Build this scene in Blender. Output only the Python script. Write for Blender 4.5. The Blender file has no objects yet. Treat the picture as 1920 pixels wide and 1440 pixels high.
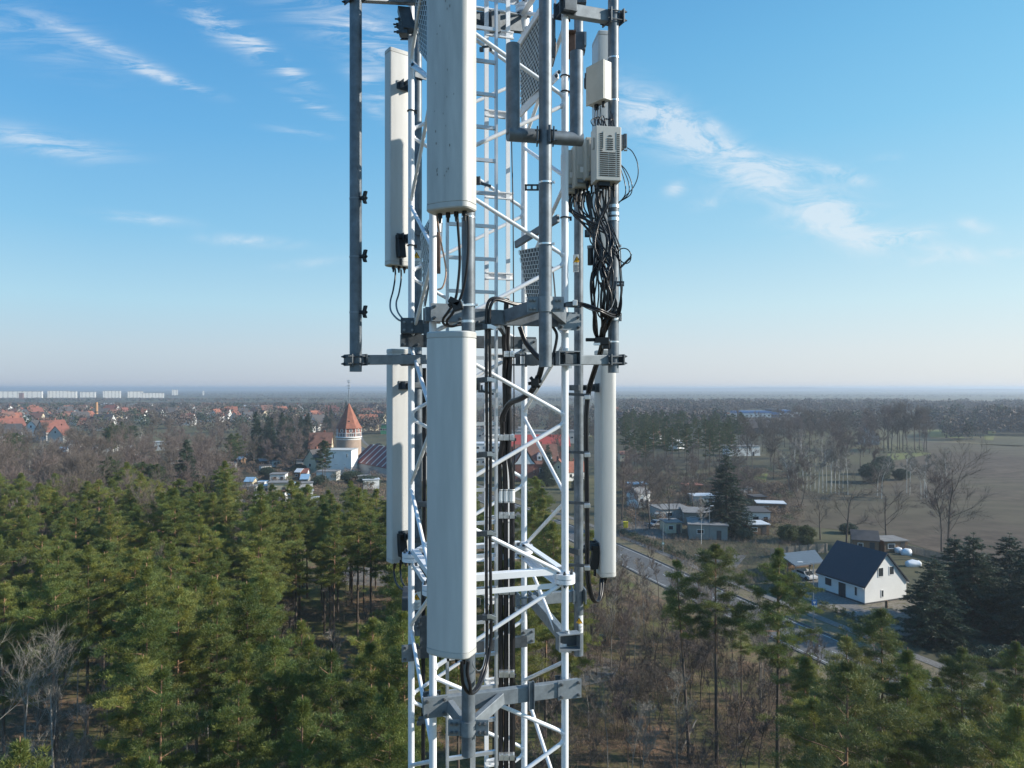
import bpy, math, random
import numpy as np
from mathutils import Vector as V
random.seed(7); np.random.seed(7)
R = math.radians
scene = bpy.context.scene
col = scene.collection
H = 32.3            # camera height above the ground (m)
F = 1332.0          # focal length in pixels of the 1920 px wide photograph

# ------------------------------------------------------------------ camera
cam_d = bpy.data.cameras.new("camera"); cam = bpy.data.objects.new("camera", cam_d); col.objects.link(cam)
cam.location = (0, 0, H); cam.rotation_euler = (R(90), 0, 0)
cam_d.sensor_width = 36; cam_d.lens = 36*F/1920; cam_d.shift_y = 7/1920
cam_d.clip_start = 0.1; cam_d.clip_end = 60000
scene.camera = cam
# ------------------------------------------------------------------ light
SUN_AZ, SUN_EL = -3.0, 25.0     # azimuth measured from +X towards +Y, elevation
S = V((math.cos(R(SUN_AZ))*math.cos(R(SUN_EL)), math.sin(R(SUN_AZ))*math.cos(R(SUN_EL)), math.sin(R(SUN_EL))))
sd = bpy.data.lights.new("sun", 'SUN'); sd.energy = 4.6; sd.angle = R(0.5); sd.color = (1.0, 0.93, 0.82)
so = bpy.data.objects.new("sun", sd); col.objects.link(so); so.rotation_euler = S.to_track_quat('Z', 'Y').to_euler()
so.location = (0, 0, 60)
vs = scene.view_settings
vs.view_transform = 'Standard'; vs.look = 'None'; vs.gamma = 1; vs.exposure = 0.53; vs.use_curve_mapping = False
scene.render.resolution_x = 1024; scene.render.resolution_y = 768
scene.cycles.volume_bounces = 1; scene.cycles.max_bounces = 6
scene.cycles.transparent_max_bounces = 8

# world: physical sky with thin cirrus laid over it by direction
w = bpy.data.worlds.new("World"); scene.world = w; w.use_nodes = True
nt = w.node_tree; nt.nodes.clear()
def N(t, **k):
    n = nt.nodes.new(t)
    for a, b in k.items(): setattr(n, a, b)
    return n
def L(a, b): nt.links.new(a, b)
def math_(op, a, b=None, c=None, clamp=False):
    n = N('ShaderNodeMath', operation=op); n.use_clamp = clamp
    for i, x in enumerate((a, b, c)):
        if x is None: continue
        if isinstance(x, (int, float)): n.inputs[i].default_value = x
        else: L(x, n.inputs[i])
    return n.outputs[0]
sky = N('ShaderNodeTexSky', sky_type='NISHITA', sun_disc=False, sun_elevation=R(SUN_EL), sun_rotation=R(90-SUN_AZ),
        altitude=100, air_density=1.0, dust_density=0.9, ozone_density=2.0)
tc = N('ShaderNodeTexCoord')
sep = N('ShaderNodeSeparateXYZ'); L(tc.outputs['Generated'], sep.inputs[0])
yy = math_('MAXIMUM', sep.outputs[1], 0.05)
uu = math_('DIVIDE', sep.outputs[0], yy)      # horizontal and vertical slopes of the direction of view
vv = math_('DIVIDE', sep.outputs[2], yy)
comb = N('ShaderNodeCombineXYZ'); L(uu, comb.inputs[0]); L(vv, comb.inputs[1])
def noise(scale, detail, rot, sx, sy, dist=0.6, rough=0.6):
    mp = N('ShaderNodeMapping'); mp.inputs['Rotation'].default_value = (0, 0, rot); mp.inputs['Scale'].default_value = (sx, sy, 1)
    L(comb.outputs[0], mp.inputs[0])
    n = N('ShaderNodeTexNoise'); n.inputs['Scale'].default_value = scale; n.inputs['Detail'].default_value = detail
    n.inputs['Roughness'].default_value = rough; n.inputs['Distortion'].default_value = dist
    L(mp.outputs[0], n.inputs['Vector']); return n.outputs[0]
nA = noise(6.5, 12, R(30), 1.0, 6.5, 0.7, 0.68)       # fibres running down to the right
nB = noise(11.0, 12, R(14), 1.0, 2.6, 1.0, 0.70)
def blob(px, py, rx, ry, ang, amp, fib):
    """soft elongated patch of cloud centred on a direction, ang = clockwise slope in degrees"""
    cx, cy = (px-960)/F, (727-py)/F
    a = R(ang); dx = math_('SUBTRACT', uu, cx); dy = math_('SUBTRACT', vv, cy)
    u1 = math_('ADD', math_('MULTIPLY', dx, math.cos(a)*F/rx), math_('MULTIPLY', dy, -math.sin(a)*F/rx))
    v1 = math_('ADD', math_('MULTIPLY', dx, math.sin(a)*F/ry), math_('MULTIPLY', dy, math.cos(a)*F/ry))
    r2 = math_('ADD', math_('MULTIPLY', u1, u1), math_('MULTIPLY', v1, v1))
    g = math_('POWER', 2.718, math_('MULTIPLY', r2, -1.0))
    m = math_('MULTIPLY', g, amp)
    nz = math_('MULTIPLY_ADD', fib, 5.5, -2.35, clamp=True) if fib is nA else math_('MULTIPLY_ADD', fib, 3.6, -1.35, clamp=True)
    return math_('MULTIPLY', m, nz)
clouds = [(210,95,120,12,24,.6,nA),(320,150,75,8,18,.6,nA),(60,60,150,45,22,.22,nA),(420,55,110,22,33,.6,nA),(520,115,70,12,36,.8,nA),
 (590,200,50,9,25,.55,nA),(640,40,130,40,24,.45,nA),(700,90,60,35,50,.55,nA),(700,165,50,16,38,.6,nA),(700,205,30,12,40,.3,nA),(60,262,110,20,12,.42,nA),(150,285,90,16,5,.25,nA),
 (275,411,75,9,6,.5,nB),(470,452,75,10,4,.55,nB),(590,492,60,8,-6,.3,nB),(560,247,50,8,8,.25,nA),
 (1215,215,80,40,30,.9,nB),(1300,255,90,30,28,.85,nB),(1390,290,60,18,20,.7,nB),(1450,310,70,12,-3,.6,nB),(1265,355,18,12,-20,.6,nB),(1340,235,20,10,30,.5,nB),
 (1590,330,45,13,14,.75,nB),(1545,400,75,34,8,.7,nB),(1600,440,70,28,20,.65,nB),(1690,445,65,14,-12,.75,nB),(1400,330,120,26,14,.4,nB),(1830,425,32,13,14,.75,nB),
 (1740,487,45,10,-5,.4,nB),(1890,474,30,8,0,.6,nB),(1780,470,70,14,12,.45,nB),(1440,340,80,14,-8,.35,nB),(1330,382,35,10,-8,.35,nB),(1660,300,25,10,-10,.3,nB),(1500,370,200,60,22,.16,nB)]
tot = None
for c in clouds:
    b = blob(*c); tot = b if tot is None else math_('ADD', tot, b)
tot = math_('MINIMUM', math_('MULTIPLY', tot, 1.1), 0.62)
front = math_('GREATER_THAN', sep.outputs[1], 0.06)
tot = math_('MULTIPLY', tot, front)
tint = N('ShaderNodeMixRGB', blend_type='MULTIPLY'); tint.inputs[0].default_value = 1.0
tr = N('ShaderNodeMapRange'); L(vv, tr.inputs[0]); tr.inputs[1].default_value = .10; tr.inputs[2].default_value = .5
tm = N('ShaderNodeMixRGB'); L(tr.outputs[0], tm.inputs[0]); tm.inputs[1].default_value = (.95, 1.12, 1.0, 1); tm.inputs[2].default_value = (.80, 1.22, 1.30, 1)
L(sky.outputs[0], tint.inputs[1]); L(tm.outputs[0], tint.inputs[2])
# air colours by height above the horizon, paler on the sunny side
def lin(c): return tuple(((x/255+.055)/1.055)**2.4/(.095*2**.45) for x in c)+(1,)
def ramp(cols):
    r = N('ShaderNodeValToRGB'); L(sep.outputs[2], r.inputs[0]); e = r.color_ramp.elements
    for i,(p,c) in enumerate(cols):
        if i > 1: e.new(p)
        k = e[i] if i < 2 else [q for q in e if abs(q.position-p)<1e-6][0]
        if i < 2: k.position = p
        k.color = tuple(v/8 for v in lin(c)[:3])+(1,)
    return r.outputs[0]
rl = ramp([(0,(184,193,212)),(.6,(52,120,190)),(.05,(187,203,221)),(.11,(172,211,233)),(.2,(134,194,232)),(.32,(102,173,226)),(.42,(82,156,216))])
rr_ = ramp([(0,(226,228,233)),(.6,(80,155,215)),(.05,(222,229,236)),(.11,(206,231,241)),(.2,(172,218,240)),(.32,(138,203,237)),(.42,(120,190,231))])
sx = N('ShaderNodeMapRange'); L(sep.outputs[0], sx.inputs[0]); sx.inputs[1].default_value = -.5; sx.inputs[2].default_value = .6
hc = N('ShaderNodeMixRGB'); L(sx.outputs[0], hc.inputs[0]); L(rl, hc.inputs[1]); L(rr_, hc.inputs[2])
h8 = N('ShaderNodeVectorMath', operation='SCALE'); L(hc.outputs[0], h8.inputs[0]); h8.inputs['Scale'].default_value = 8
hm_ = N('ShaderNodeMixRGB'); hm_.inputs[0].default_value = .85; L(tint.outputs[0], hm_.inputs[1]); L(h8.outputs[0], hm_.inputs[2])
mix = N('ShaderNodeMixRGB'); L(tot, mix.inputs[0]); L(hm_.outputs[0], mix.inputs[1]); mix.inputs[2].default_value = (6.1, 6.5, 6.9, 1)
bg = N('ShaderNodeBackground'); bg.inputs['Strength'].default_value = 0.095
L(mix.outputs[0], bg.inputs['Color'])
wo = N('ShaderNodeOutputWorld'); L(bg.outputs[0], wo.inputs[0])

# ------------------------------------------------------------------ helpers
def P(px, py, Y):            # point seen at a photograph pixel, Y metres ahead of the camera
    return V(((px-960)/F*Y, Y, H-(py-727)/F*Y))
def G(px, py, z=0.0):        # point of the ground (height z) seen at a pixel
    Y = (H-z)*F/(py-727)
    return V(((px-960)/F*Y, Y, z))

def mat(name, c, rough=0.6, metal=0.0, var=0.0, scale=4.0, c2=None, spec=0.5, bump=0.0, stretch=None, trans=0.0, attr=False, rnd=0.0, bscale=None, detail=5):
    m = bpy.data.materials.new(name); m.use_nodes = True
    t = m.node_tree; ns = t.nodes; ln = t.links; b = ns['Principled BSDF']
    b.inputs['Roughness'].default_value = rough; b.inputs['Metallic'].default_value = metal
    b.inputs['Specular IOR Level'].default_value = spec
    c = tuple(c)[:3]
    if c2 is None:
        lo = tuple(x*(1-var) for x in c); hi = tuple(min(1, x*(1+var)) for x in c)
    else: lo, hi = c, c2
    tc = ns.new('ShaderNodeTexCoord'); mp = ns.new('ShaderNodeMapping'); ln.new(tc.outputs['Object'], mp.inputs[0])
    if stretch: mp.inputs['Scale'].default_value = stretch
    nz = ns.new('ShaderNodeTexNoise'); nz.inputs['Scale'].default_value = scale; nz.inputs['Detail'].default_value = detail
    nz.inputs['Roughness'].default_value = 0.62
    ln.new(mp.outputs[0], nz.inputs['Vector'])
    cr = ns.new('ShaderNodeValToRGB'); cr.color_ramp.elements[0].position = .3; cr.color_ramp.elements[1].position = .7
    cr.color_ramp.elements[0].color = (*lo, 1); cr.color_ramp.elements[1].color = (*hi, 1)
    ln.new(nz.outputs[0], cr.inputs[0]); out = cr.outputs[0]
    if attr:     # natural difference from clump to clump, stored per face corner
        at = ns.new('ShaderNodeAttribute'); at.attribute_name = 'tone'
        mx = ns.new('ShaderNodeMixRGB'); mx.blend_type = 'MULTIPLY'; mx.inputs[0].default_value = 1
        ln.new(out, mx.inputs[1]); ln.new(at.outputs[0], mx.inputs[2]); out = mx.outputs[0]
    if rnd:
        oi = ns.new('ShaderNodeObjectInfo'); ma = ns.new('ShaderNodeMath'); ma.operation = 'MULTIPLY_ADD'
        ln.new(oi.outputs['Random'], ma.inputs[0]); ma.inputs[1].default_value = 2*rnd; ma.inputs[2].default_value = 1-rnd
        hs = ns.new('ShaderNodeHueSaturation'); ln.new(ma.outputs[0], hs.inputs['Value']); ln.new(out, hs.inputs['Color'])
        m2 = ns.new('ShaderNodeMath'); m2.operation = 'MULTIPLY_ADD'; ln.new(oi.outputs['Random'], m2.inputs[0]); m2.inputs[1].default_value = -.05; m2.inputs[2].default_value = .525
        ln.new(m2.outputs[0], hs.inputs['Hue']); out = hs.outputs[0]
    ln.new(out, b.inputs['Base Color'])
    if bump:
        n2 = ns.new('ShaderNodeTexNoise'); n2.inputs['Scale'].default_value = bscale or scale*4; n2.inputs['Detail'].default_value = 4
        ln.new(mp.outputs[0], n2.inputs['Vector'])
        bp = ns.new('ShaderNodeBump'); bp.inputs['Strength'].default_value = bump; bp.inputs['Distance'].default_value = .02
        ln.new(n2.outputs[0], bp.inputs['Height']); ln.new(bp.outputs[0], b.inputs['Normal'])
    if trans:
        tr = ns.new('ShaderNodeBsdfTranslucent'); ln.new(out, tr.inputs[0])
        ms = ns.new('ShaderNodeMixShader'); ms.inputs[0].default_value = trans
        ln.new(b.outputs[0], ms.inputs[1]); ln.new(tr.outputs[0], ms.inputs[2]); ln.new(ms.outputs[0], ns['Material Output'].inputs[0])
    return m

MT = {}
MT['white'] = mat('mast_white_paint', (.80,.82,.85), .38, 0, .05, 3)
MT['radome'] = mat('radome_shell', (.56,.56,.545), .42, 0, .09, 9, stretch=(1,1,.10))
MT['radome_old'] = mat('weathered_radome_shell', (.52,.52,.50), .45, 0, .17, 10, stretch=(1,1,.12))
MT['cap'] = mat('radome_cap', (.50,.495,.475), .5, 0, .08, 6)
MT['galv'] = mat('galvanised_steel', (.145,.17,.195), .50, .30, .32, 9, bump=.03)
MT['galvp'] = mat('galvanised_plate', (.215,.245,.27), .52, .25, .22, 12, bump=.03)
MT['alu'] = mat('ladder_aluminium', (.55,.58,.62), .38, .6, .12, 6)
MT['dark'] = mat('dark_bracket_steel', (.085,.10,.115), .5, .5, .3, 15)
MT['bolt'] = mat('bolt_steel', (.22,.23,.24), .4, .8, .3, 30)
MT['black'] = mat('cable_jacket', (.013,.013,.016), .33, 0, .3, 8)
MT['blackp'] = mat('black_plastic', (.010,.011,.013), .5, 0, .3, 8)
MT['beige'] = mat('cabinet_enamel', (.50,.50,.47), .45, 0, .06, 4)
MT['beiged'] = mat('cabinet_side_enamel', (.45,.445,.40), .5, 0, .08, 5)
MT['slot'] = mat('vent_slot', (.02,.02,.02), .8, 0, .2, 8)
MT['chrome'] = mat('bright_steel_band', (.72,.74,.76), .28, .8, .1, 20)
MT['wlabel'] = mat('label_paper', (.78,.79,.78), .6, 0, .04, 10)
MT['yellow'] = mat('warning_yellow', (.80,.42,.02), .5, 0, .05, 10)
MT['ink'] = mat('printing_ink', (.015,.014,.013), .6, 0, .1, 10)
MT['brownbox'] = mat('brown_rusty_box', (.13,.085,.07), .7, .1, .35, 12)
MT['pinkcable'] = mat('tan_cable_jacket', (.50,.33,.25), .5, 0, .1, 9)
MT['wirewhite'] = mat('wire_mesh_coating', (.62,.65,.66), .45, .3, .1, 9)
MT['greypanel'] = mat('grey_reflector_panel', (.16,.185,.20), .55, .3, .25, 6)

class MB:
    def __init__(s): s.v=[]; s.f=[]; s.sm=[]; s.mi=[]; s.k=0; s.tone=None
    def add(s, vs, fs, smooth=False):
        o=len(s.v); s.v.extend(tuple(x) for x in vs)
        for f in fs: s.f.append(tuple(i+o for i in f)); s.sm.append(smooth); s.mi.append(s.k)
        return s
    def box(s, c, d, ax=None):
        c=V(c); a=ax or (V((1,0,0)),V((0,1,0)),V((0,0,1)))
        a=[V(x).normalized()*dd/2 for x,dd in zip(a,d)]
        vs=[c+a[0]*i+a[1]*j+a[2]*k for k in(-1,1) for j in(-1,1) for i in(-1,1)]
        return s.add(vs,[(0,2,3,1),(4,5,7,6),(0,1,5,4),(2,6,7,3),(0,4,6,2),(1,3,7,5)])
    def beam(s, p0, p1, w, h, up=(0,0,1)):
        p0,p1=V(p0),V(p1); d=p1-p0; l=d.length; d.normalize(); u=V(up)
        if abs(d.dot(u))>.98: u=V((0,1,0))
        r=d.cross(u).normalized(); u=r.cross(d).normalized()
        return s.box((p0+p1)/2,(l,w,h),(d,r,u))
    def tube(s, p0, p1, r0, r1=None, n=14, caps=True):
        p0,p1=V(p0),V(p1); r1=r0 if r1 is None else r1; d=(p1-p0).normalized()
        a=d.orthogonal().normalized(); b=d.cross(a)
        A=[p0+(a*math.cos(t)+b*math.sin(t))*r0 for t in [2*math.pi*i/n for i in range(n)]]
        B=[p1+(a*math.cos(t)+b*math.sin(t))*r1 for t in [2*math.pi*i/n for i in range(n)]]
        s.add(A+B,[(i,(i+1)%n,n+(i+1)%n,n+i) for i in range(n)],True)
        if caps:
            s.add(A,[tuple(reversed(range(n)))]); s.add(B,[tuple(range(n))])
        return s
    def path(s, pts, r, n=8, caps=True):
        pts=[V(p) for p in pts]; m=len(pts); rings=[]; t=(pts[1]-pts[0]).normalized(); a=t.orthogonal().normalized()
        for i,p in enumerate(pts):
            t=(pts[min(i+1,m-1)]-pts[max(i-1,0)]).normalized()
            a=(a-t*a.dot(t)); a=a.normalized() if a.length>1e-6 else t.orthogonal().normalized(); b=t.cross(a)
            rr=r[i] if isinstance(r,(list,tuple)) else r
            rings+= [p+(a*math.cos(2*math.pi*k/n)+b*math.sin(2*math.pi*k/n))*rr for k in range(n)]
        fs=[(i*n+k,i*n+(k+1)%n,(i+1)*n+(k+1)%n,(i+1)*n+k) for i in range(m-1) for k in range(n)]
        s.add(rings,fs,True)
        if caps:
            s.add(rings[:n],[tuple(reversed(range(n)))]); s.add(rings[-n:],[tuple(range(n))])
        return s
    def lathe(s, c, prof, n=24, smooth=True):
        c=V(c); vs=[]
        for r,z in prof: vs+=[c+V((r*math.cos(2*math.pi*k/n),r*math.sin(2*math.pi*k/n),z)) for k in range(n)]
        fs=[(i*n+k,i*n+(k+1)%n,(i+1)*n+(k+1)%n,(i+1)*n+k) for i in range(len(prof)-1) for k in range(n)]
        return s.add(vs,fs,smooth)
    def extr(s, loop, vec, smooth=False):
        loop=[V(p) for p in loop]; n=len(loop); vec=V(vec); B=[p+vec for p in loop]
        s.add(loop+B,[(i,(i+1)%n,n+(i+1)%n,n+i) for i in range(n)],smooth)
        s.add(loop,[tuple(reversed(range(n)))]); s.add(B,[tuple(range(n))]); return s
    def build(s, name, m, parent=None, bevel=0, label=None):
        me=bpy.data.meshes.new(name); off=wloc(parent)
        me.from_pydata([(x-off[0],y-off[1],z-off[2]) for x,y,z in s.v],[],s.f)
        me.polygons.foreach_set('use_smooth',s.sm)
        if isinstance(m,str): m=MT[m]
        for q in (m if isinstance(m,(list,tuple)) else [m]): me.materials.append(MT[q] if isinstance(q,str) else q)
        if isinstance(m,(list,tuple)): me.polygons.foreach_set('material_index',s.mi)
        if s.tone is not None:
            at=me.color_attributes.new('tone','FLOAT_COLOR','CORNER')
            arr=np.ones((len(me.loops),4),dtype=np.float32); k=0
            for f,t in zip(s.f,s.tone):
                arr[k:k+len(f),:3]=t; k+=len(f)
            at.data.foreach_set('color',arr.ravel())
        me.update()
        o=bpy.data.objects.new(name,me); col.objects.link(o)
        if parent is not None: o.parent=parent
        if bevel:
            b=o.modifiers.new('bevel','BEVEL'); b.width=bevel; b.segments=2; b.limit_method='ANGLE'
        if label: o['label']=label
        return o
def wloc(o):
    p=V((0,0,0))
    while o is not None: p=p+o.location; o=o.parent
    return p
def thing(name,label,cat,loc,group=None):
    o=bpy.data.objects.new(name,None); o.empty_display_size=.3; col.objects.link(o); o.location=loc
    o['label']=label; o['category']=cat
    if group: o['group']=group
    return o
def tag(o,label,cat,group=None,kind=None):
    if label: o['label']=label
    if cat: o['category']=cat
    if group: o['group']=group
    if kind: o['kind']=kind
    return o
def struct(o): o['kind']='structure'; return o
def dup(root,loc,rz=0,sc=1.0,label=None,group=None):
    r=root.copy(); col.objects.link(r); r.location=loc; r.rotation_euler=(0,0,rz); r.scale=(sc,sc,sc) if not isinstance(sc,tuple) else sc
    if label: r['label']=label
    if group: r['group']=group
    for ch in root.children:
        c=ch.copy(); col.objects.link(c); c.parent=r
        for g in ch.children:
            d=g.copy(); col.objects.link(d); d.parent=c
    return r
def spline(pts,k=8):
    pts=[V(p) for p in pts]; out=[]
    for i in range(len(pts)-1):
        p0=pts[max(i-1,0)];p1=pts[i];p2=pts[i+1];p3=pts[min(i+2,len(pts)-1)]
        for j in range(k):
            t=j/k; out.append(.5*((2*p1)+(p2-p0)*t+(2*p0-5*p1+4*p2-p3)*t*t+(3*p1-p0-3*p2+p3)*t**3))
    out.append(pts[-1]); return out
Z=V((0,0,1))
def hexbolt(mb,c,d,r=.014,l=.03):
    d=V(d).normalized(); c=V(c); mb.tube(c,c+d*l*.5,r,n=6); mb.tube(c+d*l*.5,c+d*l,r*.55,n=8)

def bolts(parent,items,m='bolt',name='bolt'):
    for c,d,r,l in items:
        mb=MB(); hexbolt(mb,c,d,r,l); mb.build(name,m,parent)
# ================================================================== THE MAST
th=R(16.8); U=V((math.cos(th),math.sin(th),0)); W=V((-math.sin(th),math.cos(th),0)); MC=V((-.272,6.79,0))
FL=MC-U*.6-W*.6; FR=MC+U*.6-W*.6; BL=MC-U*.6+W*.6; BR=MC+U*.6+W*.6
def at(p,z): return V((p[0],p[1],H+z))
PH=1.43; Z0=-1.71; LR=.032
mast=thing('lattice_mast','tall white painted square steel lattice mast standing in the pine forest','mast',(MC[0],MC[1],0))
for p in (FL,FR,BL,BR):
    mb=MB(); mb.tube((p[0],p[1],0),at(p,7),LR,n=20); mb.build('leg','white',mast)
# zigzag braces: (leg, leg, node offset of the first leg)
faces=[(FR,FL,0),(FR,BR,PH/2),(BR,BL,PH/2),(BL,FL,PH/2)]
faces=[(FR,FL,0),(BR,FR,0),(BL,BR,0),(FL,BL,0)]
low=MB()
for A,B,o in faces:
    out=((A+B)/2-MC).normalized()
    for k in range(-22,5):
        zA=Z0+PH*k; zB=zA+PH/2
        for (z1,z2) in ((zA,zB),(zA+PH,zB)):
            if z1+H<0 or z2+H<0: continue
            s=1 if z2>z1 else -1
            a=at(A,z1+.035*s); b=at(B,z2-.035*s); d=(b-a).normalized()
            a=a+d*.02; b=b-d*.02
            if z1>-4.7: MB().tube(a,b,.0185,n=10).tube(a,a+d*.022,.031,.021,n=10).tube(b-d*.022,b,.021,.031,n=10).build('brace','white',mast)
            else: low.tube(a,b,.0185,n=6)
    for zz,hh in ((.062,.055),(-.062,.045)):    # flat angle bars above and below each flanged joint
        for zf in (Z0,Z0+4*PH):
            a=at(A,zf+zz)+out*.0; b=at(B,zf+zz); d=(b-a).normalized()
            mb=MB(); mb.beam(a+d*.06,b-d*.06,.006,hh); mb.beam(a+d*.06-out*.03+Z*(hh/2*(1 if zz>0 else -1)),b-d*.06-out*.03+Z*(hh/2*(1 if zz>0 else -1)),.06,.006)
            mb.build('horizontal_bar','white',mast)
lo=low.build('lower_bracing','white',mast); lo['kind']='stuff'
for zf in (Z0,Z0+4*PH,Z0-4*PH,Z0-8*PH,Z0-12*PH):
    for p in (FL,FR,BL,BR):
        mb=MB(); mb.tube(at(p,zf-.042),at(p,zf-.003),.092,n=28); mb.tube(at(p,zf+.003),at(p,zf+.042),.092,n=28)
        f=mb.build('flange','white',mast,bevel=.004)
        if zf>-3:
            for k in range(6):
                a=k*math.pi/3+.4; q=p+V((math.cos(a),math.sin(a),0))*.068
                bolts(f,[(at(q,zf+.042),Z,.015,.03),(at(q,zf-.042),-Z,.015,.03)],'dark')
mb=MB(); mb.box((MC[0],MC[1],-.35+.45),(2.6,2.6,.9)); mb.build('foundation',mat('concrete_block',(.34,.33,.31),.9,0,.15,3),mast)

# ladder with fall-arrest rail, inside the mast
lc=V((-.383,6.80,0))
lad=thing('ladder','silver aluminium climbing ladder running up inside the mast','ladder',(lc[0],lc[1],.5))
for s in (-1,1):
    q=lc+U*.24*s; mb=MB(); mb.beam((q[0],q[1],.5),at(q,6),.05,.022,up=U) ; mb.build('rail','alu',lad)
q=lc-W*.03; mb=MB(); mb.beam((q[0],q[1],.5),at(q,6),.016,.05,up=U); mb.build('fall_arrest_rail','alu',lad)
low=MB()
for k in range(-98,19):
    z=.317*k-.03
    if z+H<.6: continue
    m_=MB() if z>-4.5 else low
    m_.beam(at(lc-U*.235,z),at(lc+U*.235,z),.03,.032)
    if m_ is not low: m_.build('rung','alu',lad)
lo=low.build('lower_rungs','alu',lad); lo['kind']='stuff'
# cable ladder behind it
cc=V((-.148,7.13,0))
cl=thing('cable_ladder','white cable ladder with double crossbars behind the climbing ladder','cable ladder',(cc[0],cc[1],.5))
for s in (-1,1):
    q=cc+U*.112*s; mb=MB(); mb.beam((q[0],q[1],.5),at(q,6),.018,.042,up=U); mb.build('rail','white',cl)
low=MB()
for k in range(-38,8):
    z=.812*k+1.12
    if z+H<.8: continue
    m_=MB() if z>-4.5 else low
    for dz in (-.03,.03): m_.beam(at(cc-U*.12,z+dz),at(cc+U*.17,z+dz),.03,.012)
    m_.beam(at(cc-U*.12+W*.012,z),at(cc+U*.17+W*.012,z),.006,.05)
    if m_ is not low: m_.build('crossbar','white',cl)
lo=low.build('lower_crossbars','white',cl); lo['kind']='stuff'

# ---- straight mounting pipes
def pole(name,label,px,Y,y0,y1,r,group=None,m='galv'):
    a=P(px,y0,Y); b=P(px,y1,Y)
    t=thing(name,label,'pole',b,group)
    mb=MB(); mb.tube(b,a,r,n=28); mb.build('pipe',m,t)
    return t
def strap(t,px,py,Y,r,h=.012,m='chrome',name='strap',ear=None):
    c=P(px,py,Y); mb=MB(); mb.tube(c-Z*h/2,c+Z*h/2,r+.003,n=28)
    if ear is not None:
        e=V(ear).normalized(); mb.box(c+e*(r+.012),(.03,.012,h*1.4),(e,Z.cross(e),Z)); mb.tube(c+e*(r+.015)-Z.cross(e)*.03,c+e*(r+.015)+Z.cross(e)*.03,.005,n=8)
    mb.build(name,m,t)
PG='galvanised mounting poles around the mast'
pFL=pole('mounting_pole','galvanised pole behind the two central front panel antennas',878,5.72,-170,1415,.054,PG)
for y in (408,572,603): strap(pFL,878,y,5.72,.054,.014 if y!=603 else .02,'chrome',ear=(1,-.3,0) if y==572 else None)
pFR=pole('mounting_pole','long galvanised pole hanging in front of the near right mast leg','1022' and 1022.5,5.80,-170,688,.0535,PG)
for y in (343,458): strap(pFR,1022.5,y,5.80,.0535,.014,'chrome',ear=(1,-.4,0))
pL=pole('mounting_pole','bare galvanised pole standing off furthest left with three small black clamps',667,6.55,-170,697,.056,PG)
for y in (373,482,586):
    strap(pL,667,y,6.55,.056,.012,'galvp')
    c=P(667,y,6.55); mb=MB(); e=V((.9,-.43,0)).normalized(); f=Z.cross(e)
    mb.box(c+e*.075,(.05,.03,.03),(e,f,Z)); mb.box(c+e*.10,(.022,.05,.03),(e,f,Z)); mb.box(c+e*.105+Z*.035,(.028,.03,.05),(e,f,V((.25,0,1)))); mb.box(c+e*.10-Z*.032,(.028,.03,.045),(e,f,V((-.3,0,1))))
    mb.tube(c+e*.06-f*.02,c+e*.12+f*.02,.007,n=8)
    mb.build('clamp','blackp',pL,bevel=.003)
pR=pole('mounting_pole','galvanised pole furthest right carrying the grey radio boxes and cable tangle',1150,6.58,-170,699,.050,PG)
for y in (110,190): strap(pR,1150,y,6.58,.05,.012,'chrome')
for y in (388,402,412): strap(pR,1150,y,6.58,.052,.030,'chrome')
for y in (591,599): strap(pR,1150,y,6.58,.053,.026,'chrome',ear=(1,-.4,0))
strap(pR,1150,641,6.58,.05,.014,'chrome',ear=(-1,-.4,0)); strap(pR,1150,462,6.58,.05,.016,'chrome',ear=(1,-.4,0))
pBL=pole('mounting_pole','shaded galvanised pole behind the left mast leg carrying the left panel antennas',783,8.05,-120,1190,.049,PG)
pBR=pole('mounting_pole','galvanised pole between mast and right panel antennas with warning sticker low down',1085,7.70,-120,1228,.050,PG)

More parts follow.
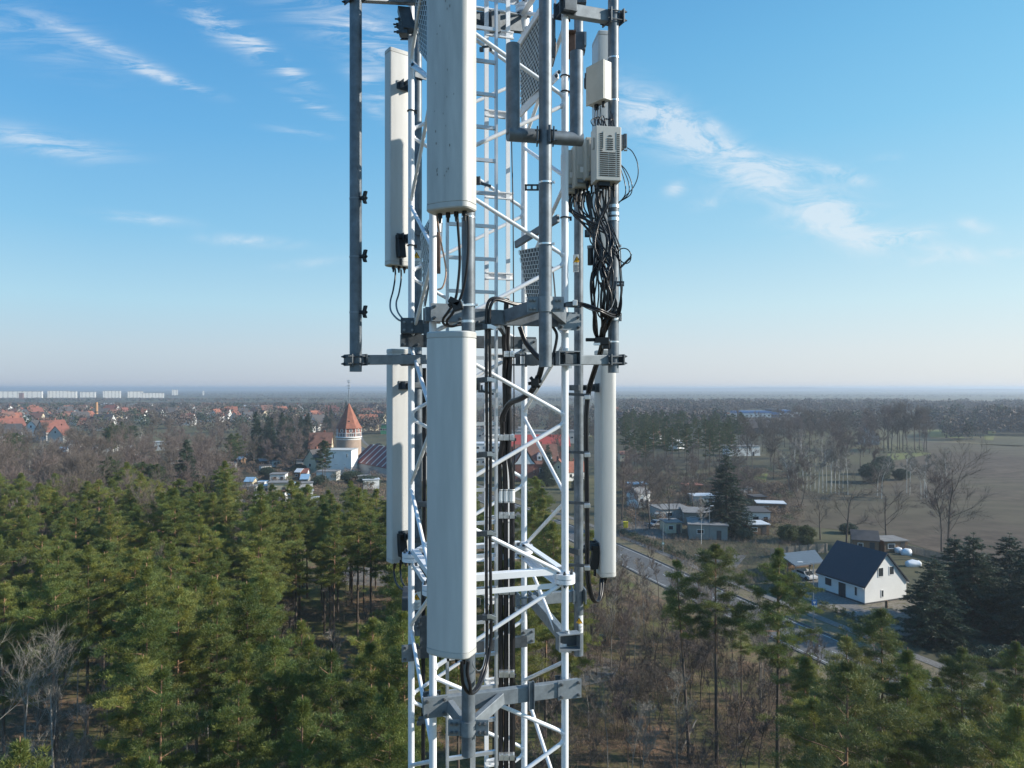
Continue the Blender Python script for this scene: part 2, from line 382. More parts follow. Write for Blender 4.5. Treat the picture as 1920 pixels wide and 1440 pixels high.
# ---- panel antennas
def antenna(label,cx,cy,zb,zt,ang,rx,m='radome',W_=.34,D=.20,nconn=4,ret=True,dirt=False,px_to_pole=None):
    n=V((math.cos(R(ang)),math.sin(R(ang)),0)); s=Z.cross(n)     # n = facing direction
    t=thing('panel_antenna',label,'antenna',(cx,cy,H+zb),'tall panel antennas on the mast')
    def prof(k=1.0,D2=D):
        w=W_/2*k; d=D2/2*k; pts=[]
        for i in range(4): a=R(180+30*i); pts.append((-w+.02+.02*math.cos(a),-d+.02+.02*math.sin(a)))
        for i in range(4): a=R(270+30*i); pts.append((w-.02+.02*math.cos(a),-d+.02+.02*math.sin(a)))
        rr=.062
        for i in range(9): a=R(0+ (78/8)*i); pts.append((w-rr+rr*math.cos(a),d-.018-rr+rr*math.sin(a)))
        for i in range(1,10): u=1-i/5; x=u*(w-rr+rr*math.cos(R(78))); pts.append((x,(d-.018-rr+rr*math.sin(R(78)))+.018*(1-(x/(w-rr+.01))**2)))
        for i in range(9): a=R(102+(78/8)*i); pts.append((-w+rr+rr*math.cos(a),d-.018-rr+rr*math.sin(a)))
        return pts
    def loop(k,z): return [V((cx,cy,H+z))+s*x+n*y for x,y in prof(k)]
    mb=MB(); mb.extr(loop(1,zb+.052),Z*(zt-zb-.104),True); mb.build('radome',m,t)
    mb=MB(); mb.extr(loop(.965,zt-.053),Z*.008,True); mb.extr(loop(1.006,zt-.046),Z*.036,True)
    a,b=loop(1.006,zt-.010),loop(.97,zt); k=len(a)
    mb.add(a+b,[(i,(i+1)%k,k+(i+1)%k,k+i) for i in range(k)],True); mb.add(b,[tuple(range(k))]); mb.build('end_cap','cap',t)
    mb=MB(); mb.extr(loop(.965,zb+.046),Z*.008,True); mb.extr(loop(1.006,zb+.010),Z*.036,True)
    a,b=loop(.96,zb),loop(1.006,zb+.010); mb.add(a+b,[(i,(i+1)%k,k+(i+1)%k,k+i) for i in range(k)],True); mb.add(a,[tuple(reversed(range(k)))]); mb.build('end_cap','cap',t)
    for i in range(nconn):
        u=(i-(nconn-1)/2)*.072; c=V((cx,cy,H+zb))+s*u-n*.035
        mb=MB(); mb.tube(c+Z*.002,c-Z*.035,.019,n=12); mb.tube(c-Z*.035,c-Z*.075,.013,.009,n=10); mb.build('connector','blackp',t)
    for z in (zb+.32,zt-.42):      # swivel brackets on the back
        c=V((cx,cy,H+z))-n*(D/2)
        mb=MB(); mb.box(c-n*.006,(.20,.012,.10),(s,n,Z))
        for q in (-1,1): mb.box(c+s*.06*q-n*.055,(.008,.10,.085),(s,n,Z))
        mb.tube(c-s*.075-n*.07,c+s*.075-n*.07,.008,n=8)
        if rx:
            e=V((rx[0]-cx,rx[1]-cy,0)); d=e.normalized(); f=Z.cross(d)
            p0=c-n*.03; p1=V((rx[0],rx[1],H+z))-d*.05
            for q in (-1,1): mb.beam(p0+f*.035*q,p1+f*.04*q+d*.10,.006,.05)
            mb.box(p1-d*.004,(.012,.15,.06),(d,f,Z)); mb.box(p1+d*.115,(.012,.15,.06),(d,f,Z))
        mb.build('mounting_bracket','dark',t,bevel=.002)
    if ret:
        c=V((cx,cy,H+zb+.17))-n*(D/2+.045)-s*ret*.07
        mb=MB(); mb.box(c+Z*.02,(.085,.09,.22),(s,n,V((0,0,1))+n*.18)); mb.box(c+Z*.15-n*.0,(.10,.075,.05),(s,n,Z)); mb.tube(c-Z*.1,c-Z*.17,.016,n=10)
        mb.build('tilt_motor','blackp',t,bevel=.012)
    return t,n,s
CX=-.478; CY=5.475
polF=(P(878,0,5.72)[0],5.72)
aF,nF,sF=antenna('weathered cream panel antenna with dark spots, upper of the two central front ones',CX,CY,1.36,3.92,-113.7,polF,'radome_old',W_=.368,ret=0)
bF,_,_=antenna('clean cream panel antenna, lower of the two central front ones',CX,CY,-2.05,.43,-113.7,polF,W_=.368,ret=0)
pLx=(P(783,0,8.05)[0],8.05); pRx=(P(1085,0,7.7)[0],7.7)
antenna('cream panel antenna behind the left mast leg, upper one against the sky',-1.315,8.36,1.42,3.93,126.3,pLx,W_=.365,ret=-1)
antenna('cream panel antenna behind the left mast leg, lower one reaching below the horizon',-1.295,8.36,-2.03,.45,126.3,pLx,W_=.365,ret=-1)
antenna('cream panel antenna at the right half hidden behind radio boxes and cables',1.03,7.98,1.42,3.93,6.3,None,ret=0)
aR,_,_=antenna('cream panel antenna standing clear at the lower right of the mast',1.055,7.96,-2.085,.42,6.3,pRx,ret=1)
# grime marks on the upper front radome: small patches a hair proud of the shell
mb=MB(); rr=random.Random(3)
def onfront(px,py):
    return P(px,py,CY-.1-.0)
for i in range(34):
    x=-.135+.26*rr.random(); z=1.6+1.5*rr.random()**1.2; w_=.002+.0035*rr.random(); hgt=w_*(1+2.2*rr.random())
    u=abs(x)/.11; yf=.1-.018*min(1,u*u)+.0022
    c=V((CX,CY,H+z))+sF*x+nF*yf
    if abs(x)>.105: continue
    mb.add([c+sF*w_*math.cos(a)+Z*hgt*math.sin(a) for a in [k*math.pi/4 for k in range(8)]],[tuple(range(8))])
mb.build('grime_marks',mat('grime',(.27,.26,.24),.8,0,.3,40),aF)

# ---- beams and brackets
def plate(mb,c,n,w,h,t=.010,bolts=True,bl=.03,up=Z):
    n=V(n).normalized(); s=V(up).cross(n).normalized(); c=V(c); mb.k=0; mb.box(c,(w,t,h),(s,n,up))
    if bolts:
        mb.k=1
        for i in (-1,1):
            for j in (-1,1): hexbolt(mb,c+s*(w/2-.03)*i+V(up)*(h/2-.028)*j+n*t/2,n,.014,bl)
        mb.k=0
def ubolt(mb,c,n,r,gap=.0,rod=.007,h=0):
    n=V(n).normalized(); s=Z.cross(n); c=V(c)
    pts=[c+s*r+n*(r+.03)]+[c+s*r*math.cos(a)-n*r*math.sin(a) for a in [math.pi*k/8 for k in range(9)]]+[c-s*r+n*(r+.03)]
    mb.path(pts,rod,n=8)
nf=-W
BG='galvanised brackets bolted to the mast'
# lower cross beam on the front face and its collar arm
t=thing('cross_beam','galvanised cross beam bolted across the mast front below the lower central antenna','beam',at(FL,-2.67),BG)
z=-2.665; a=at(FL,z)+nf*.08-U*.10; b=at(FR,z)+nf*.08+U*.10
MB().beam(a,b,.06,.135).build('beam','galvp',t,bevel=.006)
mb=MB(); plate(mb,at(FR,z)+nf*.116-U*.0,nf,.22,.165,.012); mb.build('end_plate',['galvp','bolt'],t)
mb=MB(); plate(mb,at(FL,z)+nf*.116-U*.0,nf,.20,.17,.012); mb.build('end_plate',['galvp','bolt'],t)
mb=MB()
for p in (FL,FR):
    for dz in (-.05,.05): ubolt(mb,at(p,z+dz),nf,LR+.01)
    mb.box(at(p,z)-nf*.05,(.15,.012,.13),(U,nf,Z))
mb.build('u_bolts','bolt',t)
pc=P(878,1363,5.72); pb=a+U*.22+nf*.035
mb=MB(); mb.beam(pb,V((pc[0],pc[1],pc[2]))-U*.02-nf*.03,.05,.10); mb.beam(at(FR,z)+nf*.11-U*.62,pc+U*.04-nf*.03,.05,.10); mb.build('collar_arm','galvp',t,bevel=.004)
mb=MB(); mb.k=0; mb.tube(pc-Z*.058,pc+Z*.058,.063,n=28)
for s_ in (-1,1): plate(mb,pc+V((1,0,0))*.112*s_+V((0,-.012,0)),(0,-1,0),.10,.125,.012)
mb.build('collar',['galvp','bolt'],t)
mb=MB(); q=at(FR,z)+nf*.12-U*.36
for s_ in (-1,1): mb.beam(q+U*.022*s_-Z*.13,q+U*.022*s_+Z*.115,.006,.045,up=nf)
mb.beam(q-Z*.13,q+Z*.115,.04,.006,up=nf); mb.build('channel_stub','galv',t)
# upper front frame at about antenna gap height, collar on the right pole
t=thing('cross_beam','grey cross beam on the mast front between the two central antennas','beam',at(FL,.62),BG)
z=.615; a=at(FL,z)+nf*.075-U*.08; b=at(FR,z)+nf*.075+U*.08
MB().beam(a,a+U*.55,.06,.12).build('beam','galv',t,bevel=.005)
mb=MB(); mb.beam(a+U*.42-Z*.01,b-Z*.01,.05,.13); mb.build('beam','galv',t,bevel=.005)
mb=MB(); plate(mb,at(FL,z+.015)+nf*.115+U*.10,nf,.28,.15,.012,bl=.045); mb.build('end_plate',['galvp','bolt'],t)
mb=MB(); plate(mb,at(FR,z-.035)+nf*.115+U*.0,nf,.22,.145,.012,bl=.045); mb.build('end_plate',['galvp','bolt'],t)
mb=MB()
for p in (FL,FR):
    for dz in (-.045,.045): ubolt(mb,at(p,z+dz),nf,LR+.01)
    mb.box(at(p,z)-nf*.05,(.15,.012,.13),(U,nf,Z))
mb.build('u_bolts','bolt',t)
pc=P(1022.5,571,5.80)
mb=MB(); mb.beam(at(FL,z)+nf*.11+U*.62,pc-V((.04,0,0))-nf*.03,.05,.11); mb.beam(at(FR,z)+nf*.11-U*.05,pc+V((.04,0,0))-nf*.04,.05,.11); mb.build('collar_arm','galv',t,bevel=.004)
mb=MB(); mb.tube(pc-Z*.062,pc+Z*.062,.063,n=28)
for s_ in (-1,1): plate(mb,pc+V((1,0,0))*.105*s_+V((0,-.012,0)),(0,-1,0),.09,.125,.012)
mb.build('collar',['galvp','bolt'],t)
# back frame at the same level
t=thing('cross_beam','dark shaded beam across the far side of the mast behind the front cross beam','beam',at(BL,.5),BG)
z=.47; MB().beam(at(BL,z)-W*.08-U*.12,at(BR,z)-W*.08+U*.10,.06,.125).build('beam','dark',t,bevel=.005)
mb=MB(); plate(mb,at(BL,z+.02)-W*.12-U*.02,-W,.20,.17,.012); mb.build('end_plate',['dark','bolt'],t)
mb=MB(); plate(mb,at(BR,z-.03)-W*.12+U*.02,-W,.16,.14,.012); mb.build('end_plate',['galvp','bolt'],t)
# sloping flat between front and back beam
t=thing('support_strut','perforated grey strut running back from the front cross beam inside the mast','strut',at(MC,.45),BG)
mb=MB(); mb.beam(P(893,607,6.05),P(935,611,6.4),.05,.05); mb.beam(P(935,608,6.4),P(947,627,7.1),.04,.05); mb.build('bar','dark',t,bevel=.003)
mb=MB(); mb.box(P(925,611,6.2)-V((0,.03,0)),(.09,.01,.035)); mb.build('plate','chrome',t)
# outriggers to the outer poles (lower and upper pair)
def outrigger(label,p0,p1,leg,h,w=.07,m='galvp',pr=.056,bothends=True):
    t=thing('outrigger',label,'bracket arm',p0,'outrigger arms holding the outer poles')
    MB().beam(p0,p1,w,h).build('arm',m,t,bevel=.006)
    d=(p1-p0).normalized(); f=Z.cross(d)
    # pole end: two clamp jaws and rods
    e=p1; mb=MB()
    mb.box(e+d*(pr+.018)-d*0,(.014,.16,h*1.15),(d,f,Z)); mb.box(e-d*(pr+.018),(.014,.16,h*1.15),(d,f,Z))
    for i in (-1,1):
        for j in (-1,1): mb.tube(e-d*(pr+.05)+f*.066*i+Z*h*.36*j,e+d*(pr+.05)+f*.066*i+Z*h*.36*j,.007,n=8); hexbolt(mb,e+d*(pr+.025)+f*.066*i+Z*h*.36*j,d,.013,.03)
    mb.build('pole_clamp','dark',t,bevel=.002)
    mb=MB()
    c=leg
    for q in (-1,1): mb.box(c+f*.056*q,(.17,.012,h*1.3),(d,f,Z))
    mb.box(c-f*.088,(.12,.05,h*1.05),(d,f,Z))
    for i in (-1,1):
        for j in (-1,1): mb.tube(c+d*.06*i+Z*h*.48*j-f*.11,c+d*.06*i+Z*h*.48*j+f*.1,.008,n=8); hexbolt(mb,c+d*.06*i+Z*h*.48*j-f*.062,-f,.014,.03)
    mb.build('leg_clamp','dark',t,bevel=.002)
    return t
zl=.262
outrigger('lower left outrigger arm reaching from the mast to the leftmost pole',P(798,674,7.05),P(667,675,6.55)+V((.0,0,0)),at(BL,zl+.02),.092)
outrigger('lower right outrigger arm reaching from the near right leg to the rightmost pole',P(1066,675,6.37),P(1150,675,6.58),at(FR,zl-.005),.088,pr=.05)
outrigger('upper left outrigger arm cut by the top of the picture',P(800,-2,7.05),P(667,-10,6.55),at(BL,3.62),.12)
outrigger('upper right outrigger arm near the top edge of the picture',P(1060,19,6.37),P(1150,34,6.58),at(FR,3.40),.11,pr=.05)
# box shaped clamp around the near right leg, lower frame beam behind
def boxclamp(label,p,z,m='galvp',name='leg_clamp',h=.12,w=.19):
    t=thing(name,label,'clamp',at(p,z),'box clamps gripping the mast legs')
    mb=MB(); c=at(p,z)-W*.085
    for q in (-1,1): mb.box(c+Z*h/2*q,(w,.09,.009),(U,W,Z)); mb.box(c+U*w/2*q,(.009,.09,h),(U,W,Z))
    mb.build('frame',m,t)
    mb=MB(); mb.tube(at(p,z-.04),at(p,z+.04),LR+.008,n=20)
    mb.box(c+W*.05+U*.05,(.09,.01,h*.9),(U,W,Z)); mb.build('saddle','dark',t)
    for q in (-1,1): mb=MB(); mb.tube(c-U*.01*q+Z*(h/2+.0)*q,c-U*.01*q+Z*(h/2+.03)*q,.02,n=6); mb.build('nut','chrome',t)
    return t
boxclamp('open box clamp on the near right leg at the horizon',FR,.262,w=.20)
boxclamp('open box clamp on the near right leg beside the low warning sticker',FR,-2.25,w=.20,h=.14)
t=thing('cross_beam','grey beam along the right mast side at horizon height with dark end clamp','beam',at(BR,.25),BG)
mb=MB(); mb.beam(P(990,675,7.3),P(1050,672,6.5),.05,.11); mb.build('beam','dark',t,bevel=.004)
mb=MB(); mb.box(P(971,675,7.4),(.05,.05,.12)); mb.box(P(998,675,7.3),(.05,.05,.12)); mb.tube(P(965,666,7.42),P(1008,666,7.35),.009,n=8); mb.tube(P(960,684,7.42),P(1008,684,7.35),.009,n=8); mb.tube(P(986,662,7.3),P(986,688,7.3),.012,n=8); mb.build('end_clamp','dark',t)
# lower right vee to the back right pole
t=thing('cross_beam','lower galvanised vee bracket holding the right antenna pole to the mast','beam',at(BR,-2.25),BG)
z=-2.25; pe=P(1085,1126,7.70)
mb=MB(); mb.beam(at(BR,z)+U*.05,V((pe[0]-.02,pe[1],H+z)),.07,.12); mb.build('arm','galvp',t,bevel=.005)
mb=MB(); mb.beam(at(FR,z)+W*.06,at(BR,z)-W*.05+U*.08,.06,.12); mb.build('side_beam','galvp',t,bevel=.005)
mb=MB(); mb.box(V((pe[0]+.065,pe[1],H+z)),(.012,.16,.15),(V((1,.1,0)),V((-.1,1,0)),Z)); mb.box(V((pe[0]-.065,pe[1],H+z)),(.012,.16,.15),(V((1,.1,0)),V((-.1,1,0)),Z)); mb.build('pole_clamp','galvp',t)
mb=MB(); mb.box(at(BR,z)-U*.07,(.012,.15,.16),(U,W,Z)); mb.box(at(BR,z)+U*.07,(.012,.15,.16),(U,W,Z)); mb.box(at(BR,z)+U*.14,(.012,.15,.16),(U,W,Z))
for dz in (-.04,.04): mb.tube(at(BR,z+dz)-U*.1-W*.06,at(BR,z+dz)+U*.17-W*.06,.008,n=8)
mb.build('leg_clamp','galvp',t)
t=thing('cross_beam','galvanised bolted bracket on the far right leg at the level of the low box clamp','bracket',at(BR,-2.62),BG)
mb=MB(); plate(mb,at(BR,-2.62)-W*.06+U*.02,-W,.15,.15,.012); mb.build('plate',['galvp','bolt'],t)
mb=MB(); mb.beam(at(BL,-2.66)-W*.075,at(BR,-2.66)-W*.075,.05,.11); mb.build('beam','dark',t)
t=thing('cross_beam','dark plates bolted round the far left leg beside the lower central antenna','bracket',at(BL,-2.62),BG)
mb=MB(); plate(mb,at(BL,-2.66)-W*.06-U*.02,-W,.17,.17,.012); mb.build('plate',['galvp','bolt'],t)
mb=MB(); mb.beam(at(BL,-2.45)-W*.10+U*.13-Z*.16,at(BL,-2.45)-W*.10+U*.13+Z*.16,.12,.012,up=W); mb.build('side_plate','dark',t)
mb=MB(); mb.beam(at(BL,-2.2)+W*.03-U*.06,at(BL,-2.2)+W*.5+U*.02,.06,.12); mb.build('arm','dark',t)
t=thing('cross_beam','dark block on the left leg where the upper antenna jumpers end','bracket',at(BL,.52),BG)
mb=MB(); mb.box(P(765,611,6.95),(.13,.10,.15)); mb.box(P(790,613,6.95),(.16,.08,.13)); mb.box(P(801,614,6.9),(.06,.10,.17)); mb.build('block','dark',t,bevel=.004)
bolts(t,[(P(x,y,6.90),(0,-1,0),.014,.02) for x in (758,773) for y in (604,619)])
# top right dark beam with clamp sleeve on the far right leg
t=thing('cross_beam','dark beam crossing behind the ladder just below the top of the picture','beam',at(BR,3.85),BG)
mb=MB(); mb.beam(P(886,38,7.15),P(975,46,7.45),.06,.16); mb.beam(P(919,40,7.1),P(935,44,7.15),.07,.21); mb.build('beam','dark',t)
c=at(BR,3.86); mb=MB(); mb.tube(c-Z*.09,c+Z*.09,.055,n=22); mb.build('sleeve','white',t)
bolts(t,[(c+V((.045*i,-.045,.055*j)),(.35*i,-1,0),.018,.04) for i in (-1,1) for j in (-1,1)],'dark')
# cable block hanging at the far left of the top
t=thing('cable_clamp','dark bolted clamp stack on the left leg under the upper left outrigger','clamp',at(BL,3.5),'cable clamps on the mast')
mb=MB(); mb.box(P(762,38,6.95),(.12,.12,.22),(V((1,.2,0)),V((-.2,1,0)),V((-.25,0,1)))); mb.box(P(757,55,6.95),(.09,.1,.12)); mb.build('block','dark',t,bevel=.004)
bolts(t,[(P(x,y,6.95),(-1,-.1,0),.016,.055) for x,y in ((751,36),(748,46),(750,51),(749,60))],'dark')

# U-shaped pipe frame on the right front pole
t=thing('antenna_mount','empty U shaped galvanised pipe frame clamped to the right front pole','frame',P(1022,260,5.93))
a0=P(962,84,5.88); a1=P(962,252,5.88); b0=P(1081,98,6.06); b1=P(1081,261,6.06); r=.0575
mb=MB(); mb.tube(a1+Z*0,a0,r,n=28); mb.build('upright','galv',t); mb=MB(); mb.tube(b1,b0,r,n=28); mb.build('upright','galv',t)
d=(b1-a1).normalized()
mb=MB(); mb.tube(a1-d*.045,b1+d*.045,r*1.005,n=28); mb.build('crosspipe','galv',t)
c=(a1+(b1-a1)*.5); c=P(1022.5,256,5.80)
mb=MB()
for q in (-1,1): mb.box(c+V((.0+.015*q*0,-.0,0))+V((.066*q,-.0,0)),(.012,.15,.12)); 
mb.box(c+V((.03,-.07,.0)),(.02,.012,.14)); 
for q in (-1,1): mb.tube(c+V((-.085,-.03,.04*q)),c+V((.095,-.03,.04*q)),.008,n=8)
mb.build('clamp','dark',t,bevel=.002)

# clamp rings round the white legs
def ring(label,p,z,r=.038):
    t=thing('pipe_clip',label,'clamp',at(p,z),'thin clips round the mast legs')
    mb=MB(); pts=[at(p,z)+V((math.cos(a),math.sin(a),.12*math.cos(a)))*1.0*r for a in [2*math.pi*k/20 for k in range(21)]]
    pts=[at(p,z)+V((r*math.cos(a),r*math.sin(a),0)) for a in [2*math.pi*k/20 for k in range(21)]]
    mb.path(pts,.006,n=6,caps=False); mb.build('band','blackp',t)
    mb=MB(); mb.box(at(p,z-.012)+V((r+.012,-.01,0)),(.02,.02,.035)); mb.build('buckle','blackp',t)
ring('dark clip round the near right leg below the upper white hinged strut',FR,2.66); ring('dark clip round the left leg beside the upper left antenna',BL,2.80)
ring('dark clip round the near right leg level with the grating hinge',FR,1.53); ring('dark clip round the left leg at the upper jumper cables',BL,1.44)
ring('dark clip round the near right leg at the top of the picture',FR,2.80)
# hinged white struts with oblong end plates
t=thing('hinged_strut','white hinged strut with bolted plate crossing to the near right leg','strut',P(1043,150,6.3))
mb=MB(); mb.beam(P(975,213,7.0),P(1046,140,6.30),.02,.075); mb.build('bar','white',t,bevel=.004)
bolts(t,[(P(1048,136,6.27),(0,-1,0),.016,.03),(P(1043,143,6.27),(0,-1,0),.016,.03)],'dark')
t=thing('hinged_strut','dark hinged strut with bolted plate beside the lower grating','strut',P(1040,410,6.3))
mb=MB(); mb.beam(P(967,459,7.0),P(1047,409,6.30),.03,.07); mb.build('bar','galv',t,bevel=.004)
mb=MB(); hexbolt(mb,P(1046,409,6.27),(0,-1,0),.016,.03); mb.build('bolt','dark',t)
t=thing('hinged_strut','short silver strut beside the left leg near the upper left antenna','strut',P(785,130,7))
mb=MB(); mb.beam(P(774,119,7.1),P(798,142,6.6),.02,.045); mb.build('bar','alu',t); mb=MB(); hexbolt(mb,P(774,122,7.05),(0,-1,0),.02,.03); mb.build('bolt','dark',t)
# folded grating panels (white wire over grey sheet)
def grating(label,c0,c1,c2,c3,nx,ny,frame=True):
    """corners top-left, top-right, bottom-right, bottom-left as points"""
    c=(c0+c1+c2+c3)/4; t=thing('grating_panel',label,'grating',c,'folded grating panels inside the mast')
    n=(c1-c0).cross(c3-c0).normalized(); 
    if n[1]>0: n=-n
    mb=MB(); mb.extr([c0,c1,c2,c3],-n*.012); mb.build('backing','greypanel',t)
    mb=MB()
    def q(u,v): return c0*(1-u)*(1-v)+c1*u*(1-v)+c2*u*v+c3*(1-u)*v
    for j in range(ny+1): mb.beam(q(0,j/ny)+n*.008,q(1,j/ny)+n*.008,.006,.006)
    for i in range(nx):
        for j in range(ny):
            u=(i+.5*(j%2))/nx
            mb.beam(q(u,j/ny)+n*.008,q(u,(j+1)/ny)+n*.008,.007,.007)
    mb.build('wire_mesh','wirewhite',t)
    if frame:
        mb=MB(); up=(c0-c3).normalized(); mb.beam(c0+n*.01+up*.03,c1+n*.01+up*.03,.03,.06,up=up); mb.build('frame_bar','white',t)
    return t
grating('tilted upper grating panel with bright wire mesh behind the right front pole',P(974,92,7.05),P(1016,26,6.5),P(1016,160,6.5),P(978,202,7.05),10,16)
grating('lower upright grating panel beside the right front pole above the cross beam',P(974,470,6.95),P(1020,462,6.5),P(1020,575,6.5),P(990,572,6.95),8,14,False)
grating('steep grating panel edge between left leg and upper central antenna',P(780,-10,6.9),P(806,-20,6.3),P(806,120,6.3),P(787,95,6.9),6,14)
grating('dark grating panel edge between the left and near left legs',P(790,440,6.9),P(806,412,6.4),P(806,520,6.4),P(796,575,6.9),6,12,False)
t=thing('folding_step','white slotted arm hanging beside the near right leg near the top','bracket',P(1041,20,6.5))
mb=MB(); mb.beam(P(1041,-20,6.5),P(1041,33,6.5),.03,.02,up=(1,0,0)); mb.box(P(1044,31,6.45),(.05,.03,.02)); mb.build('arm','white',t); mb=MB(); mb.tube(P(1038,35,6.6),P(1038,108,6.6),.018,n=12); mb.build('tube','galv',t)
mb=MB(); hexbolt(mb,P(1040,29,6.46),(0,-1,0),.014,.02); mb.build('bolt','dark',t)

# ---- radio units on the right pole
ex=V((.97,.26,0)); ey=V((-.26,.97,0))
def rru_vent():
    c=P(1128,290,6.35); w,h,d=.235,.485,.17
    fx=V((.985,.17,0)).normalized(); fy=Z.cross(fx)
    t=thing('radio_unit','cream radio unit with dark louvre slots over its whole front','radio unit',c)
    c=P(1136,293,6.42)
    MB().box(c,(w,d,h),(fx,fy,Z)).build('case','beige',t,bevel=.006)
    mb=MB(); fr=c-fy*(d/2+.0015)
    def slot(u,v,ww): mb.box(fr+fx*u+Z*v,(ww,.004,.0075),(fx,fy,Z))
    hw=w/2
    for i in range(9):
        v=h/2-.072-.0185*i; slot(-hw+.048,v,.026); slot(hw-.03,v,.026)
    for i in range(6): slot(.012,h/2-.115-.0185*i,.058)
    for i in range(12):
        v=h/2-.072-.0185*(9+i); slot(-hw+.048,v,.026); slot(-.035,v,.062); slot(.032,v,.062); slot(hw-.03,v,.026)
    mb.build('louvres','slot',t)
    mb=MB()
    for q in (-1,1): mb.box(fr+fx*(.012+.062*q)+Z*(h/2-.125),(.003,.004,.15),(fx,fy,Z))
    mb.build('cover_seam','beiged',t)
    mb=MB(); mb.path([fr+fx*(.012-.016+.004*k)+Z*(h/2-.088+.006*math.sin(k*math.pi/8)) for k in range(9)],.0018,n=5)
    for k in range(5): mb.box(fr+fx*(.0+.007*k)+Z*(h/2-.090),(.004,.004,.005),(fx,fy,Z))
    mb.build('emblem','slot',t)
    mb=MB(); mb.box(c-fx*(w/2+.006)+Z*.10-fy*.02,(.012,.03,.10),(fx,fy,Z)); mb.build('side_handle','beiged',t,bevel=.003)
    mb=MB(); mb.box(c-Z*(h/2+.02)-fx*.03,(.10,.12,.04),(fx,fy,Z))
    for k in range(4): q=c-Z*(h/2+.01)+fx*(-.08+.05*k)-fy*.02; mb.tube(q,q-Z*.06,.014,n=10); mb.tube(q-Z*.06,q-Z*.12,.009,n=10)
    mb.build('connector_block','blackp',t)
    return t
rru_vent()
def rru_small(label,px,py,Y,h=.40):
    c=P(px,py,Y); fx=V((.985,.17,0)).normalized(); fy=Z.cross(fx)
    t=thing('radio_unit',label,'radio unit',c,'small cream radio units beside the louvred one')
    MB().box(c,(.15,.16,h),(fx,fy,Z)).build('case','beiged',t,bevel=.008)
    f=c-fy*.082
    MB().box(f+Z*.09,(.10,.012,h*.42),(fx,fy,Z)).build('raised_lid','beige',t,bevel=.005)
    mb=MB(); mb.box(f-Z*.06,(.11,.03,.14),(fx,fy,Z)); mb.build('connection_cover','beiged',t,bevel=.006)
    mb=MB(); mb.box(f-fy*.017-Z*.045,(.055,.003,.05),(fx,fy,Z)); mb.build('label_sticker','wlabel',t)
    mb=MB(); mb.box(f-Z*.152,(.10,.035,.03),(fx,fy,Z)); mb.build('latch','galvp',t)
    mb=MB()
    for k in (-1,0,1): q=c-Z*h/2+fx*.04*k; mb.tube(q,q-Z*.05,.015,n=10); mb.tube(q-Z*.05,q-Z*.12,.010,n=10)
    mb.build('connectors','blackp',t)
rru_small('small cream radio unit directly left of the louvred unit',1109,301,6.62,.38)
rru_small('second small cream radio unit from the louvred one, partly behind a pole',1088,315,6.72,.40)
rru_small('small cream radio unit mostly hidden behind the near right leg',1069,325,6.82,.40)
t=thing('junction_box','grey beige cabinet mounted high on the right pole above the louvred unit','cabinet',P(1128,145,6.55))
fx=V((.90,-.44,0)).normalized(); fx=V((.30,-.955,0)).normalized(); fy=Z.cross(fx); c=P(1128,148,6.62)
# wide face turned to the left, narrow face to the camera
wide=V((-.62,.785,0)); nar=V((.93,.37,0)); cor=P(1134,148,6.44)
def slab(c0,a,la,b,lb,h): return MB().box(c0+a*la/2+b*lb/2,(la,lb,h),(a,b,Z))
slab(cor,V((-.60,.80,0)),.225,V((.80,.60,0)),.0852,.352).build('case','beige',t,bevel=.006)
slab(cor-V((.80,.60,0))*.018,V((-.60,.80,0)),.232,V((.80,.60,0)),.016,.36).build('door','beiged',t,bevel=.004)
mb=MB(); q=cor+V((-.60,.80,0))*.06+V((.8,.6,0))*.04-Z*.176; mb.tube(q,q-Z*.05,.016,n=10); q=cor+V((-.60,.80,0))*.15+V((.8,.6,0))*.04-Z*.176; mb.tube(q,q-Z*.045,.022,n=10); mb.build('cable_glands','blackp',t)
mb=MB(); mb.beam(P(1096,147,6.75),P(1115,147,6.75),.03,.02); mb.beam(P(1096,164,6.75),P(1115,164,6.75),.03,.022); mb.beam(P(1097,147,6.75),P(1097,164,6.75),.02,.02,up=(1,0,0)); mb.build('bracket','dark',t)
t=thing('splice_box','small dark ribbed box clamped on the right side of the rightmost pole','box',P(1168,268,6.6))
mb=MB(); mb.box(P(1164,268,6.58),(.045,.08,.13)); mb.build('clamp_plate','galvp',t,bevel=.003); mb=MB(); mb.box(P(1171,266,6.56),(.034,.09,.125)); mb.build('housing','dark',t,bevel=.006)
mb=MB(); mb.box(P(1173,281,6.55),(.03,.04,.012)); mb.box(P(1162,287,6.56),(.02,.03,.03)); mb.build('lug','chrome',t)
t=thing('splice_box','brown weathered box between near right leg and pipe frame','box',P(1069,85,6.9))
mb=MB(); mb.box(P(1068,84,6.9),(.10,.14,.225)); mb.build('case','brownbox',t,bevel=.004); mb=MB(); mb.box(P(1068,64,6.85),(.11,.15,.012)); mb.build('lid','brownbox',t)
t=thing('pole_clamp','dark swivel clamp on the back right pole above the pipe frame','clamp',P(1088,85,7.3))
mb=MB(); mb.box(P(1082,82,7.55),(.17,.14,.20)); mb.tube(P(1085,98,7.7),P(1085,91,7.7),.062,n=20); mb.build('jaw','dark',t,bevel=.01); mb=MB(); mb.box(P(1097,76,7.5),(.02,.1,.14)); mb.build('plate','galvp',t)
t=thing('pole_clamp','dark ring clamp on the back right pole at the top of the picture','clamp',P(1085,3,7.6))
mb=MB(); mb.box(P(1083,5,7.62),(.18,.12,.06)); mb.tube(P(1085,10,7.7),P(1085,2,7.7),.065,n=20); mb.build('jaw','dark',t,bevel=.006)

